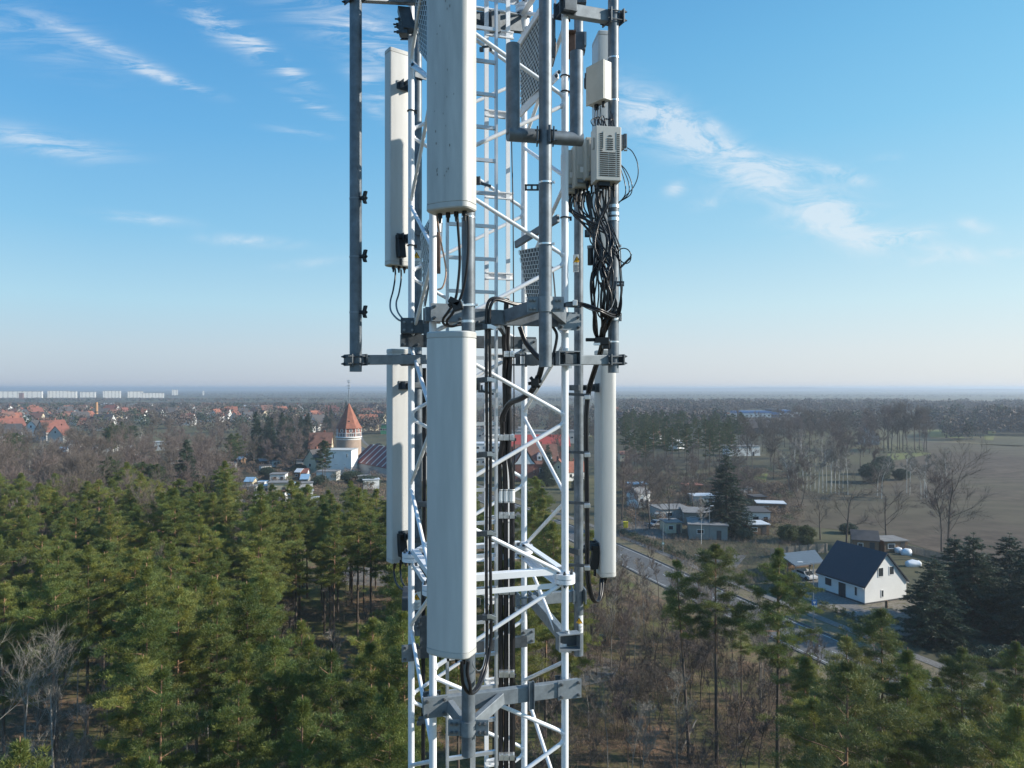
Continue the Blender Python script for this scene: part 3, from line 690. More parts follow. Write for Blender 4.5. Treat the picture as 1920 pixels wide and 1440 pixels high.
# tower-mounted slender unit and tan cable seen below the upper central antenna
t=thing('filter_unit','slim white and brown filter unit hanging behind the near left leg','filter',P(824,440,6.3))
mb=MB(); mb.tube(P(823,405,6.35),P(823,436,6.35),.03,n=14); mb.build('sleeve','white',t); mb=MB(); mb.box(P(822,475,6.35),(.035,.05,.36)); mb.build('body','brownbox',t,bevel=.004)
mb=MB(); mb.beam(P(829,418,6.3),P(827,470,6.3),.012,.008); mb.build('tail','wirewhite',t)
t=thing('pole_step','grey side rail tube standing right of the near left leg','rail',P(840,480,6.6))

def cable(pts,dia,label,group='black antenna cables',name='coaxial_cable',cat='cable',m='black',n=8,k=8,extra=None):
    q=[P(*p) for p in pts]; mb=MB(); mb.path(spline(q,k),dia/2,n=n)
    o=mb.build(name,m,None)
    tag(o,label,cat,group); return o
bpy.data.objects.remove(t)
JG='jumper cables hanging from the front antennas'
cable([(819,402,5.6),(821,420,5.62),(826,450,6.2),(834,490,6.3),(836,515,6.3),(830,538,6.3),(820,543,6.3)],.016,'tan cable curling down behind the near left leg to a clamp',None,m='pinkcable')
cable([(857,402,5.55),(859,430,5.57),(862,480,5.6),(860,520,5.62),(854,560,5.62),(840,585,5.66),(831,598,5.72),(833,608,5.8),(848,612,5.9),(866,606,6.1),(900,604,6.3)],.022,'left black jumper from the upper central antenna bending under the cross beam',JG)
cable([(877,404,5.52),(878,430,5.53),(877,480,5.55),(871,530,5.58),(862,562,5.6),(848,588,5.66),(838,602,5.74),(843,611,5.8),(862,609,5.95),(885,603,6.2)],.022,'right black jumper from the upper central antenna crossing its pole',JG)
t=thing('cable_clamp','black cable clamp cluster on the pole between the two central antennas','clamp',P(855,575,5.6),'cable clamps on the mast')
mb=MB(); mb.box(P(852,566,5.57),(.09,.07,.05),(V((1,0,-.5)),V((0,1,0)),V((.5,0,1)))); mb.box(P(858,574,5.57),(.08,.07,.07),(V((1,0,.3)),V((0,1,0)),V((-.3,0,1)))); mb.box(P(846,571,5.58),(.05,.05,.03),(V((1,0,.6)),V((0,1,0)),V((-.6,0,1)))); mb.build('block','blackp',t,bevel=.006)
mb=MB(); mb.box(P(866,572,5.6),(.02,.04,.06)); mb.beam(P(866,572,5.62),P(890,572,5.66),.004,.012); mb.build('band','chrome',t)
# pair running from below the lower antenna, up along x=915 and over to the right
def pair(off,lab):
    cable([(866+off*12,1240,5.42),(866+off*10,1262,5.42),(869+off*12,1284,5.45),(880+off*4,1300,5.5),(893+off*4,1290,5.6),(903+off*5,1265,5.75),(911+off*4,1235,5.85),(913+off*8,1190,5.9),(912+off*8,1100,5.92),(912+off*7,1000,5.95),(913+off*7,851,5.95),(912+off*7,712,5.95),(912+off*6,625,5.95),(912+off*6,585,5.95),(916+off*6,566+off*3,5.95),(926+off*3,559+off*3,5.97),(945,562+off*3,6.02),(965,569+off*2,6.1),(990,571+off*2,6.2)],.027,lab,JG,n=10)
pair(0,'left one of two black cables rising beside the lower central antenna')
pair(1,'right one of two black cables rising beside the lower central antenna')
cable([(886,1240,5.5),(888,1250,5.5),(897,1258,5.6),(905,1250,5.7),(910,1228,5.8)],.008,'thin grey control lead looping beside the lower central antenna connectors',None,m='galv')
CG='cable clamps on the mast'
for i,(y,l) in enumerate(((613,'just under the front cross beam'),(712,'just below the outrigger level'),(852,'half way down the lower central antenna'),(1000,'where a white brace passes behind it'),(1157,'near the foot of the lower central antenna'))):
    t=thing('cable_clamp','dark clamp on the black cable pair '+l,'clamp',P(908,y,5.9),CG)
    mb=MB(); mb.beam(P(893,y+2,6.08),P(908,y,5.97),.03,.045); mb.box(P(916,y,5.90),(.10,.05,.045)); mb.build('block','dark',t,bevel=.003)
    mb=MB(); mb.beam(P(918,y-2,5.86),P(930,y+3,5.86),.01,.03); mb.box(P(917,y-1,5.868),(.03,.006,.034)); mb.build('strip','chrome',t)
# three feeders on the cable ladder
FGp='thick black feeder cables on the cable ladder'
f1=[(939,1560,7.02),(939,1440,7.02),(939,1200,7.02),(938,1000,7.02),(938,930,7.02),(936,890,7.02),(937,860,7.0),(942,830,6.98),(942,800,6.95),(942,782,6.9),(955,757,6.8),(975,748,6.6),(995,735,6.45),(1008,712,6.35),(1015,690,6.3),(1018,670,6.3)]
f2=[(949,1560,7.02),(949,1440,7.02),(949,1200,7.02),(948,1000,7.02),(948,930,7.02),(947,890,7.02),(945,850,7.02),(947,800,7.02),(947,750,7.02),(946,700,7.02),(947,672,7.0),(945,640,6.98),(947,610,6.95),(950,560,6.95)]
f3=[(960,1560,7.02),(960,1440,7.02),(960,1200,7.02),(960,1000,7.02),(960,930,7.02),(959,890,7.02),(954,850,7.02),(955,800,7.02),(954,750,7.02),(955,700,7.02),(956,672,7.02),(951,645,7.0),(952,612,6.98)]
cable(f1,.052,'leftmost thick black feeder on the cable ladder, bending right near the horizon',FGp,name='feeder_cable',n=12)
cable(f2,.050,'middle thick black feeder on the cable ladder',FGp,name='feeder_cable',n=12)
cable(f3,.052,'rightmost thick black feeder on the cable ladder',FGp,name='feeder_cable',n=12)
cable([(965,1560,7.1),(965,1300,7.1),(964,1000,7.1),(964,800,7.05),(963,600,7.0),(962,400,7.0),(960,300,6.98),(959,255,6.95)],.012,'thin straight black lead running up right of the feeders',None)
cable([(945,790,6.9),(948,770,6.88),(962,755,6.8),(985,745,6.6),(1003,722,6.42),(1013,700,6.35)],.034,'black cable crossing diagonally right below the horizon to the star shaped clamp',None)
t=thing('cable_clamp','star shaped black cable clamp below the foot of the right front pole','clamp',P(1003,717,6.35),CG)
mb=MB()
for k in range(6):
    a=k*math.pi/3+.2; mb.beam(P(1003,717,6.33),P(1003,717,6.33)+V((math.cos(a)*.06,-.02,math.sin(a)*.06)),.03,.028,up=(0,1,0))
mb.box(P(1003,717,6.3),(.07,.06,.07)); mb.build('block','blackp',t,bevel=.004)
for y,l in ((664,'by the outrigger level'),(820,'below the horizon'),(966,'below the white cable tags'),(1108,'just under the flange bars'),(1263,'level with the antenna foot'),(1418,'at the bottom of the picture')):
    t=thing('cable_clamp','row of bright metal clamp blocks across the feeders '+l,'clamp',P(948,y,6.98),CG)
    for x in (940,949.5,960):
        if y<700 and x==940: continue
        mb=MB(); mb.box(P(x,y,6.97),(.048,.06,.058)); mb.box(P(x+1,y-2,6.93),(.02,.012,.03)); mb.build('clamp_block','chrome',t,bevel=.004)
    mb=MB(); mb.beam(P(930,y+4,7.06),P(968,y+4,7.06),.03,.03); mb.build('support_bar','dark',t)
for x,l in ((939,'left'),(949,'middle'),(960,'right')):
    t=thing('cable_tag','white printed tag wrapped round the '+l+' feeder cable','tag',P(x,930,6.98),'white tags on the three feeders')
    mb=MB(); mb.tube(P(x,942,7.02),P(x,917,7.02),.029,n=14); mb.build('sleeve','wlabel',t)
    mb=MB(); mb.tube(P(x,941,7.02),P(x,940,7.02),.030,n=14); mb.tube(P(x,919.5,7.02),P(x,918.5,7.02),.030,n=14); mb.build('tie','ink',t)
cable([(975,612,6.9),(985,640,6.9),(1000,660,6.85),(1012,672,6.8)],.05,'short thick black cable slanting behind the foot of the right front pole',None)
cable([(1036,612,6.3),(1044,628,6.3),(1040,655,6.3),(1034,672,6.3)],.026,'black cable loop between right front pole and near right leg',None)
cable([(1036,500,6.4),(1039,530,6.4),(1041,556,6.4)],.014,'tan cable between right front pole and near right leg above the collar',None,m='pinkcable')
# left antennas' jumpers
LG='jumper cables hanging from the left antennas'
cable([(741,503,8.3),(741,520,8.3),(737,545,8.2),(732,565,8.0),(733,583,7.6),(745,598,7.2),(757,603,7.0)],.020,'outer jumper below the upper left antenna',LG)
cable([(752,505,8.3),(752,525,8.3),(748,550,8.1),(743,568,7.9),(746,585,7.5),(757,600,7.1),(763,604,7.0)],.020,'inner jumper below the upper left antenna',LG)
cable([(739,1055,8.2),(739,1075,8.2),(744,1095,8.0),(757,1107,7.8),(775,1112,7.7)],.022,'outer jumper below the lower left antenna',LG)
cable([(751,1050,8.1),(751,1075,8.1),(756,1095,7.9),(768,1106,7.8),(780,1110,7.7)],.022,'inner jumper below the lower left antenna',LG)
for x,l in ((794,'left'),(797,'right')):
    cable([(x,690,7.3),(x,800,7.3),(x,950,7.3),(x-1,1100,7.3),(x-2,1250,7.3),(x-2,1440,7.3),(x-2,1560,7.3)],.026,l+' black cable descending behind the near left leg beside the lower central antenna','cables behind the lower central antenna')
for y in (945,1170,1350):
    t=thing('cable_clamp','dark clamp left of the lower central antenna, '+{945:'upper',1170:'middle',1350:'lowest'}[y]+' of three','clamp',P(794,y,7.2),CG)
    mb=MB(); mb.box(P(793,y,7.2),(.09,.06,.05)); mb.box(P(786,y+6,7.25),(.05,.05,.03)); mb.build('block','dark',t,bevel=.003)
# right side pair going down the back right pole to the lower right antenna
RG='cables running down to the lower right antenna'
for off,l in ((0,'left'),(5,'right')):
    cable([(1128+off,640,6.9),(1122+off,665,7.2),(1112+off,695,7.4),(1101+off,735,7.5),(1097+off*.8,790,7.5),(1098+off*.8,900,7.5),(1099+off*.8,1000,7.5),(1099+off*.9,1060,7.5),(1102+off,1100,7.5),(1110+off*.8,1124,7.55),(1119+off*.6,1128,7.65),(1125+off*.6,1115,7.75),(1126+off,1085,7.85)],.028,l+' black cable beside the back right pole looping to the antenna foot',RG,n=10)
for y in (742,850,945,1062):
    t=thing('cable_clamp','bright clamp on the right cable pair, '+{742:'first below the horizon',850:'second below the horizon',945:'third below the horizon',1062:'lowest, by the antenna foot'}[y],'clamp',P(1098,y,7.5),CG)
    mb=MB(); mb.beam(P(1066,y-3,7.55),P(1105,y-1,7.45),.02,.03); mb.build('bar','dark',t); mb=MB(); mb.box(P(1101,y+3,7.42),(.06,.05,.045)); mb.build('block','chrome',t,bevel=.006)
# cable tangle below the radio units
TG='tangled black jumper cables below the right hand radio units'
rt=random.Random(11)
tl='black jumper cable in the dense tangle hanging below the radio units on the right'
starts=[(1072,368),(1076,368),(1086,365),(1092,362),(1098,360),(1104,358),(1108,362),(1113,360),(1118,357),(1122,356),(1126,358),(1131,355),(1136,352),(1141,350),(1143,355)]
for i in range(30):
    sx,sy=starts[i%len(starts)]; Yb=6.45+.35*rt.random()
    j=lambda a: (rt.random()-.5)*2*a
    midx=1112+ (i%9)*4.5+j(4); kx=1126+ (i%7)*4+j(4); lo=1138+j(16)
    pts=[(sx+j(1.5),sy,Yb),(sx+j(4)-3*(i%3==0),sy+30+j(10),Yb),(midx-8+j(9),430+j(14),Yb-.03),(midx+j(6),470+j(10),Yb-.1)]
    if i%4==0: pts+=[(1114+j(5),520+j(8),6.42),(1112+j(4),560+j(10),6.45),(1116+j(3),610+j(8),6.5),(1120+j(4),640,6.6)]
    elif i%4==1: pts+=[(kx,500+j(8),6.38),(1140+j(9),540+j(6),6.40),(1152+j(7),575+j(8),6.42),(1142+j(7),598+j(6),6.44),(1128+j(4),640,6.6)]
    else: pts+=[(kx-4,505+j(8),6.36),(lo,545+j(8),6.36),(lo-2,580+j(8),6.38),(1132+j(5),610+j(6),6.45),(1124+j(4),645,6.6)]
    cable(pts,.014 if i%5 else .022,tl,TG,k=6,n=6)
for i in range(7):   # pale-edged loops sticking out to the right
    r0=rt.random()
    cable([(1146,420+8*i,6.5),(1158+4*r0,455+6*i,6.45),(1162+3*r0,500+6*i,6.4),(1164+r0*3,540+5*i,6.4),(1160,575+3*i,6.42),(1150,590,6.45)],.009,'thin black lead running down the right side of the cable tangle','thin leads beside the cable tangle',k=6,n=6)
cable([(1155,475,6.45),(1166,466,6.4),(1177,468,6.4),(1183,478,6.4),(1181,490,6.4),(1172,494,6.4),(1161,486,6.4),(1155,478,6.45)],.010,'thin round cable loop sticking out right of the tangle',None)
t=thing('cable_plug','loose black plug end sticking out right of the cable tangle','plug',P(1170,495,6.4)); mb=MB(); mb.tube(P(1163,502,6.4),P(1181,484,6.4),.010,n=10); mb.tube(P(1181,484,6.4),P(1184,477,6.4),.006,n=8); mb.build('sleeve','blackp',t)
for i,(dx,dy) in enumerate(((0,0),(10,6),(18,9))):
    cable([(1159,300+2*i,6.5),(1165+dx*.5,320,6.48),(1172+dx*.7,345,6.48),(1172+dx*.55,365,6.48),(1160,381-i,6.52)],.009,('inner','middle','outer')[i]+' of three thin leads bowing out below the small splice box','thin leads by the splice box')
cable([(1176,277,6.5),(1186,285,6.48),(1195,305,6.46),(1196,330,6.46),(1187,352,6.48),(1172,368,6.5),(1160,380,6.52)],.009,'long thin lead arching far out right from the splice box',None)
for i in range(8):
    x=1112+i*5; cable([(x,236,6.45),(x-1+j(3),226,6.5),(x+6+j(5),220+j(3),6.55),(x+10+j(4),228,6.6),(x+8,238,6.6)],.010,'small black cable loop on top of the louvred radio unit','cable loops on top of the louvred radio unit',k=5,n=6)
for i,(x0,x1) in enumerate(((1119,1114),(1121,1120),(1124,1128),(1141,1148),(1142,1152))):
    cable([(x0,190 if i<3 else 182,6.6),(x0+.5*(x1-x0),205,6.55),(x1,236,6.5)],.008,'thin lead dropping from the beige cabinet to the louvred unit','leads below the beige cabinet',k=5,n=6)
cable([(1036,125,6.5),(1041,105,6.5),(1042,88,6.5),(1041,72,6.5)],.012,'thin dark lead dropping from the top beside the near right leg',None)
for i,dy in enumerate((0,4)):
    cable([(1055,571+dy,6.3),(1066,568+dy,6.3),(1080,567+dy,6.3),(1100,571+dy,6.25),(1125,580+dy,6.25),(1145,589+dy,6.35),(1157,590+dy,6.45)],.020,('upper','lower')[i]+' black cable crossing right from the collar to the cable tangle','cables crossing from collar to tangle')
cable([(1088,571,6.3),(1105,580,6.3),(1125,585,6.3),(1142,582,6.35),(1152,560,6.4),(1156,520,6.42)],.010,'thin grey lead sagging below the crossing black cables',None,m='galv')
for x,y,Y,l in ((1078,566,6.25,'white lidded clamp on the crossing cables at the back right pole'),(1128,640,6.55,'large black clamp gathering the foot of the cable tangle'),(1148,535,6.4,'slotted dark clamp on the rightmost pole in the middle of the tangle')):
    t=thing('cable_clamp',l,'clamp',P(x,y,Y),CG)
    if x==1078: mb=MB(); mb.box(P(1078,568,Y),(.04,.04,.05)); mb.build('lid','wlabel',t,bevel=.004); mb=MB(); mb.beam(P(1060,572,Y+.05),P(1090,573,Y+.05),.05,.035); mb.build('bar','dark',t)
    elif x==1128: 
        mb=MB(); mb.box(P(1128,640,Y),(.13,.10,.07)); mb.box(P(1136,648,Y),(.06,.08,.06)); mb.beam(P(1098,637,Y),P(1115,637,Y),.03,.032); mb.build('block','blackp',t,bevel=.006)
        mb=MB(); mb.box(P(1119,645,Y-.05),(.06,.02,.02)); mb.tube(P(1138,639,Y-.03),P(1143,639,Y-.03),.018,n=10); mb.build('bolts','chrome',t)
    else:
        mb=MB(); mb.beam(P(1125,534,6.5),P(1137,534,6.5),.02,.045); mb.beam(P(1152,532,6.45),P(1170,532,6.45),.02,.045); mb.box(P(1150,535,6.45),(.04,.05,.07)); mb.build('block','dark',t)
        mb=MB(); mb.box(P(1131,534,6.48),(.03,.004,.014)); mb.box(P(1163,532,6.43),(.05,.004,.012)); mb.build('strip','chrome',t)
t=thing('cable_connector','stubby black sealed connector hanging left of the cable tangle','connector',P(1107,485,6.5)); mb=MB(); mb.tube(P(1107,463,6.5),P(1107,497,6.5),.026,n=16); mb.build('body','blackp',t); mb=MB(); mb.tube(P(1107,461,6.5),P(1107,466,6.5),.030,n=16); mb.build('cap','galvp',t)
# small blocks on the ladder
for x,y,Y,l in ((905,29,6.6,'black hook clip hooked over a ladder rung near the top'),(898,343,6.6,'dark clip on the ladder beside the foot of the upper central antenna'),(998,351,6.6,'slotted dark bracket plate left of the right front pole'),(903,733,6.6,'small dark slotted bracket inside the mast at the horizon')):
    t=thing('mast_clip',l,'clip',P(x,y,Y))
    mb=MB()
    if x==905: mb.path([P(900,94,6.7),P(906,88,6.7),P(918,87,6.7),P(921,95,6.7)],.012,n=6); mb.box(P(903,93,6.7),(.04,.04,.03))
    elif x==998: mb.box(P(997,347,Y),(.13,.02,.012)); mb.box(P(997,356,Y),(.13,.02,.012)); mb.box(P(986,351,Y),(.02,.02,.05)); mb.box(P(1008,351,Y),(.02,.02,.05)); mb.box(P(997,351,Y),(.02,.02,.04))
    else: mb.box(P(x-2,y-4,Y),(.04,.04,.07)); mb.beam(P(x,y,Y),P(x+22,y+6,Y+.05),.02,.02)
    mb.build('body','dark',t)
# warning stickers: yellow triangle over small print
def sticker(label,px,py,Y,r,s=1.0):
    """wraps the front of a pole of radius r"""
    t=thing('warning_sticker',label,'sticker',P(px,py,Y),'warning stickers on the antenna poles')
    cx,cy,cz=P(px,py,Y); w=.105*s; h=.20*s
    def q(u,v,e): a=u/(r+e)-.12; return V((cx+(r+e)*math.sin(a),cy-(r+e)*math.cos(a),cz+v))
    def patch(mb,u0,u1,v0,v1,e,n=6):
        pts=[q(u0+(u1-u0)*i/n,v,e) for v in (v0,v1) for i in range(n+1)]
        mb.add(pts,[(i,i+1,n+2+i,n+1+i) for i in range(n)],True)
    def tri(mb,cu,cv,sz,e):
        for k in range(8):     # stacked slices so it follows the pipe
            a0=k/8; a1=(k+1)/8; w0=sz*(1-a0); w1=sz*(1-a1); v0=cv-sz*.75+sz*1.6*a0; v1=cv-sz*.75+sz*1.6*a1
            mb.add([q(cu-w0,v0,e),q(cu,v0,e),q(cu+w0,v0,e),q(cu+w1,v1,e),q(cu,v1,e),q(cu-w1,v1,e)],[(0,1,4,5),(1,2,3,4)])
    mb=MB(); patch(mb,-w/2,w/2,-h/2,h/2,.0015); mb.build('backing','wlabel',t)
    mb=MB(); tri(mb,0,h*.20,w*.46,.003); mb.build('triangle_border','ink',t)
    mb=MB(); tri(mb,0,h*.195,w*.37,.0045); mb.build('triangle','yellow',t)
    mb=MB(); patch(mb,-.003*s,.003*s,h*.10,h*.22,.006,2)
    for rr_ in (.011,.018):
        for sg in (0,math.pi):
            for k in range(4):
                a=sg-0.7+k*.35; a2=a+.35
                mb.add([q(rr_*s*math.cos(a),h*.22+rr_*s*math.sin(a),.006),q(rr_*s*math.cos(a2),h*.22+rr_*s*math.sin(a2),.006),q((rr_+.003)*s*math.cos(a2),h*.22+(rr_+.003)*s*math.sin(a2),.006),q((rr_+.003)*s*math.cos(a),h*.22+(rr_+.003)*s*math.sin(a),.006)],[(0,1,2,3)])
    mb.build('aerial_symbol','ink',t)
    mb=MB()
    for k in range(6): patch(mb,-w*.40,w*(.38-.12*(k%3)),-h*.14-.012*k*s,-h*.14-.012*k*s+.004*s,.003,4)
    mb.build('small_print','ink',t)
sticker('warning sticker on the back right pole high against the sky',1082,495,7.70,.05,.95)
sticker('warning sticker at the foot of the back right pole over the woods',1086,1168,7.70,.05,.95)
sticker('warning sticker on the shaded left pole beside the upper left antenna',783,487,8.05,.049,1.0)
sticker('warning sticker on the left pole below the white flange',783,1124,8.05,.049,1.0)
# ================================================================== LAND
def gmat(name,cols,scales,rough=.95,bump=0):
    """ground material: several noises blended between colours"""
    m=bpy.data.materials.new(name); m.use_nodes=True; t=m.node_tree; ns=t.nodes; ln=t.links; b=ns['Principled BSDF']
    b.inputs['Roughness'].default_value=rough; b.inputs['Specular IOR Level'].default_value=.15
    tc=ns.new('ShaderNodeTexCoord'); out=None
    for i,(c,s) in enumerate(zip(cols[1:],scales)):
        nz=ns.new('ShaderNodeTexNoise'); nz.inputs['Scale'].default_value=s; nz.inputs['Detail'].default_value=6; nz.inputs['Roughness'].default_value=.65
        ln.new(tc.outputs['Object'],nz.inputs['Vector'])
        cr=ns.new('ShaderNodeValToRGB'); cr.color_ramp.elements[0].position=.42; cr.color_ramp.elements[1].position=.62; ln.new(nz.outputs[0],cr.inputs[0])
        mx=ns.new('ShaderNodeMixRGB'); ln.new(cr.outputs[0],mx.inputs[0])
        if out is None: mx.inputs[1].default_value=(*cols[0],1)
        else: ln.new(out,mx.inputs[1])
        mx.inputs[2].default_value=(*c,1); out=mx.outputs[0]
    ln.new(out,b.inputs['Base Color'])
    if bump:
        bp=ns.new('ShaderNodeBump'); bp.inputs['Strength'].default_value=bump; bp.inputs['Distance'].default_value=.15
        ln.new(nz.outputs[0],bp.inputs['Height']); ln.new(bp.outputs[0],b.inputs['Normal'])
    return m
MT['floor']=gmat('forest_litter',[(.18,.118,.075),(.28,.165,.10),(.09,.08,.05),(.13,.14,.05)],[.35,2.5,.12],bump=.4)
MT['land']=gmat('winter_land',[(.075,.065,.048),(.10,.09,.055),(.055,.055,.04),(.13,.12,.06)],[.02,.2,.006])
MT['field']=gmat('ploughed_field',[(.098,.074,.055),(.125,.095,.07),(.075,.057,.042),(.105,.09,.058)],[.02,.25,.012],bump=.3)
def furrows(m_):
    t=m_.node_tree; ns=t.nodes; ln=t.links; b=ns['Principled BSDF']; src=b.inputs['Base Color'].links[0].from_socket
    tc=ns.new('ShaderNodeTexCoord'); mp=ns.new('ShaderNodeMapping'); mp.inputs['Rotation'].default_value=(0,0,R(-14)); ln.new(tc.outputs['Object'],mp.inputs[0])
    mx=src
    for sc,am,ds in ((.03,.10,14),(.6,.06,5)):
        wv=ns.new('ShaderNodeTexWave'); wv.bands_direction='Y'; wv.inputs['Scale'].default_value=sc; wv.inputs['Distortion'].default_value=ds; wv.inputs['Detail'].default_value=3; ln.new(mp.outputs[0],wv.inputs[0])
        ma=ns.new('ShaderNodeMath'); ma.operation='MULTIPLY_ADD'; ln.new(wv.outputs['Fac'],ma.inputs[0]); ma.inputs[1].default_value=2*am; ma.inputs[2].default_value=1-am
        hs=ns.new('ShaderNodeHueSaturation'); ln.new(ma.outputs[0],hs.inputs['Value']); ln.new(mx,hs.inputs['Color']); mx=hs.outputs[0]
    ln.new(mx,b.inputs['Base Color'])
furrows(MT['field'])
MT['meadow']=gmat('winter_meadow',[(.16,.17,.06),(.21,.20,.09),(.12,.14,.045)],[.05,.8])
MT['verge']=gmat('dry_grass_verge',[(.17,.14,.085),(.12,.115,.05),(.22,.175,.12)],[.3,2.0])
MT['path']=gmat('gravel_paving',[(.19,.18,.165),(.24,.225,.205),(.14,.13,.115)],[.4,3])
MT['asphalt']=gmat('worn_asphalt',[(.132,.130,.127),(.165,.162,.157),(.105,.104,.102)],[.15,1.5],rough=.85)
MT['paint']=mat('road_paint',(.42,.42,.41),.7,0,.12,2)
MT['yard']=gmat('garden_soil',[(.21,.18,.15),(.30,.27,.24),(.13,.12,.07)],[.25,1.2],bump=.3)
MT['needle']=mat('pine_needles',(.142,.178,.046),.55,0,.20,.5,trans=.28,attr=True,rnd=.28)
MT['needleo']=mat('olive_pine_needles',(.115,.142,.045),.55,0,.2,.5,trans=.28,attr=True,rnd=.25)
MT['needled']=mat('dark_pine_needles',(.050,.083,.030),.55,0,.18,.8,trans=.15,attr=True,rnd=.2)
MT['spruce']=mat('spruce_needles',(.038,.066,.038),.55,0,.2,.8,trans=.12,attr=True,rnd=.2)
MT['twig']=mat('bare_twigs',(.155,.125,.105),.85,0,.15,.5,attr=True,rnd=.18)
MT['twigl']=mat('pale_bare_twigs',(.26,.235,.20),.85,0,.15,.5,attr=True,rnd=.12)
MT['bark']=mat('grey_brown_bark',(.105,.082,.066),.9,0,.35,3,stretch=(1,1,.3),bump=.3)
MT['barkl']=mat('pale_bark',(.26,.235,.205),.85,0,.25,3,stretch=(1,1,.4))
MT['barkp']=mat('orange_pine_bark',(.27,.155,.095),.85,0,.30,4,stretch=(1,1,.4))
MT['birch']=mat('birch_bark',(.60,.58,.54),.7,0,.25,6,stretch=(1,1,2.5))
MT['hedge']=mat('hedge_leaves',(.10,.115,.035),.6,0,.25,2,trans=.2,attr=True)
MT['brush']=mat('brush_twigs',(.20,.15,.115),.9,0,.2,.6,attr=True)
MT['wood_far']=mat('distant_bare_wood',(.12,.10,.088),.95,0,.2,.02,attr=True)

def sheet(name,pts,m,z=.004,label=None):
    mb=MB(); mb.add([(p[0],p[1],z) for p in pts],[tuple(range(len(pts)))]); o=mb.build(name,m,None); struct(o)
    n=o.data.polygons[0].normal
    if n[2]<0: o.data.flip_normals()
    return o
def Gp(*l): return [G(a,b) for a,b in l]
E=14000
sheet('ground',[(-E,-E,0),(E,-E,0),(E,E,0),(-E,E,0)],'land',0)
sheet('forest_floor',[(-150,-30,0),(95,-30,0),(75,30,0),(35,88,0),(21,120,0),(5,160,0),(-60,150,0),(-150,140,0)],'floor',.004)
# ploughed field and its margins
sheet('field',Gp((1385,912),(1440,905),(1545,927),(1640,915),(1668,868),(1735,851),(1728,829),(1800,832),(2300,858),(2600,1120),(1935,1068),(1760,1036),(1640,1000),(1560,992),(1490,985),(1420,955)),'field',.05)
sheet('field_track',Gp((1720,828),(1800,831),(2300,857),(2300,850),(1920,838),(1850,832),(1780,826),(1730,824)),'verge',.07)
sheet('meadow',Gp((1664,851),(1735,848),(1747,851),(1690,862),(1664,862)),'meadow',.08)
sheet('meadow',Gp((1735,806),(1765,806),(1812,822),(1745,820)),'meadow',.08)
sheet('meadow',Gp((1845,808),(1868,808),(1862,826),(1846,825)),'meadow',.08)
sheet('meadow',Gp((1395,890),(1440,888),(1435,905),(1400,908)),'meadow',.06)
sheet('field',Gp((1375,781),(1560,784),(1500,800),(1372,797)),'field',.06)
sheet('meadow',Gp((438,958),(476,958),(482,976),(442,976)),'meadow',.02)
sheet('field',Gp((1140,752),(1500,748),(1920,750),(1920,754),(1500,752),(1140,755)),'verge',.2)
# road
rc=[(60,35),(50,58),(42.6,78),(36.2,95),(28.1,117),(21.3,137),(12.5,160),(0,190),(-20,235),(-48,300),(-80,370),(-108,470),(-130,600)]
rc=[(p[0],p[1]) for p in spline([(a,b,0) for a,b in rc],6)]
def strip(name,off0,off1,m,z,i0=0,i1=None,h=0,dash=None):
    pts=rc[i0:i1]; mb=MB(); P0=[];P1=[]
    for i,(x,y) in enumerate(pts):
        a=pts[max(i-1,0)]; b=pts[min(i+1,len(pts)-1)]; d=V((b[0]-a[0],b[1]-a[1],0)).normalized(); n=V((-d[1],d[0],0))*-1
        P0.append((x+n[0]*off0,y+n[1]*off0)); P1.append((x+n[0]*off1,y+n[1]*off1))
    for i in range(len(pts)-1):
        if dash and i%dash: continue
        q=[(*P0[i],z+h),(*P1[i],z+h),(*P1[i+1],z+h),(*P0[i+1],z+h)]
        mb.add(q,[(0,1,2,3)])
        if h:
            for A in (P0,P1): mb.add([(*A[i],z),(*A[i+1],z),(*A[i+1],z+h),(*A[i],z+h)],[(0,1,2,3)])
    return struct(mb.build(name,m,None))
strip('road',-3.9,3.9,'asphalt',.03)
strip('road_marking',-3.45,-3.3,'paint',.036); strip('road_marking',3.3,3.45,'paint',.036)
dense=[]
for i in range(len(rc)-1):
    for k in range(4): dense.append((rc[i][0]+(rc[i+1][0]-rc[i][0])*k/4,rc[i][1]+(rc[i+1][1]-rc[i][1])*k/4))
_rc=rc; rc=dense; strip('road_marking',-.07,.07,'paint',.036,dash=3); rc=_rc
strip('roadside',3.9,4.1,'asphalt',0,h=.13); strip('roadside',-7.6,-3.9,'verge',.02)
strip('roadside',4.1,7.2,'verge',.03); strip('pavement',7.4,8.9,'path',.034)
strip('roadside',-4.1,-3.9,'asphalt',0,h=.13)
# white house yard, driveway, side path
sheet('driveway',Gp((1500,1085),(1560,1078),(1625,1120),(1720,1118),(1760,1160),(1700,1200),(1660,1186),(1540,1135),(1500,1120)),'yard',.02)
sheet('driveway',Gp((1490,1068),(1545,1066),(1560,1100),(1630,1150),(1700,1142),(1702,1150),(1632,1160),(1560,1130),(1512,1120)),'path',.03)
sheet('driveway',Gp((1165,975),(1210,978),(1240,995),(1262,1010),(1225,1010),(1165,992)),'path',.03)
sheet('driveway',Gp((1302,1040),(1340,1035),(1400,1042),(1380,1065),(1320,1062)),'path',.03)
sheet('clearing',Gp((1062,1240),(1100,1225),(1165,1240),(1150,1275),(1070,1290)),'yard',.012)
sheet('clearing',Gp((600,1060),(720,1065),(760,1085),(740,1100),(610,1095)),'path',.012)

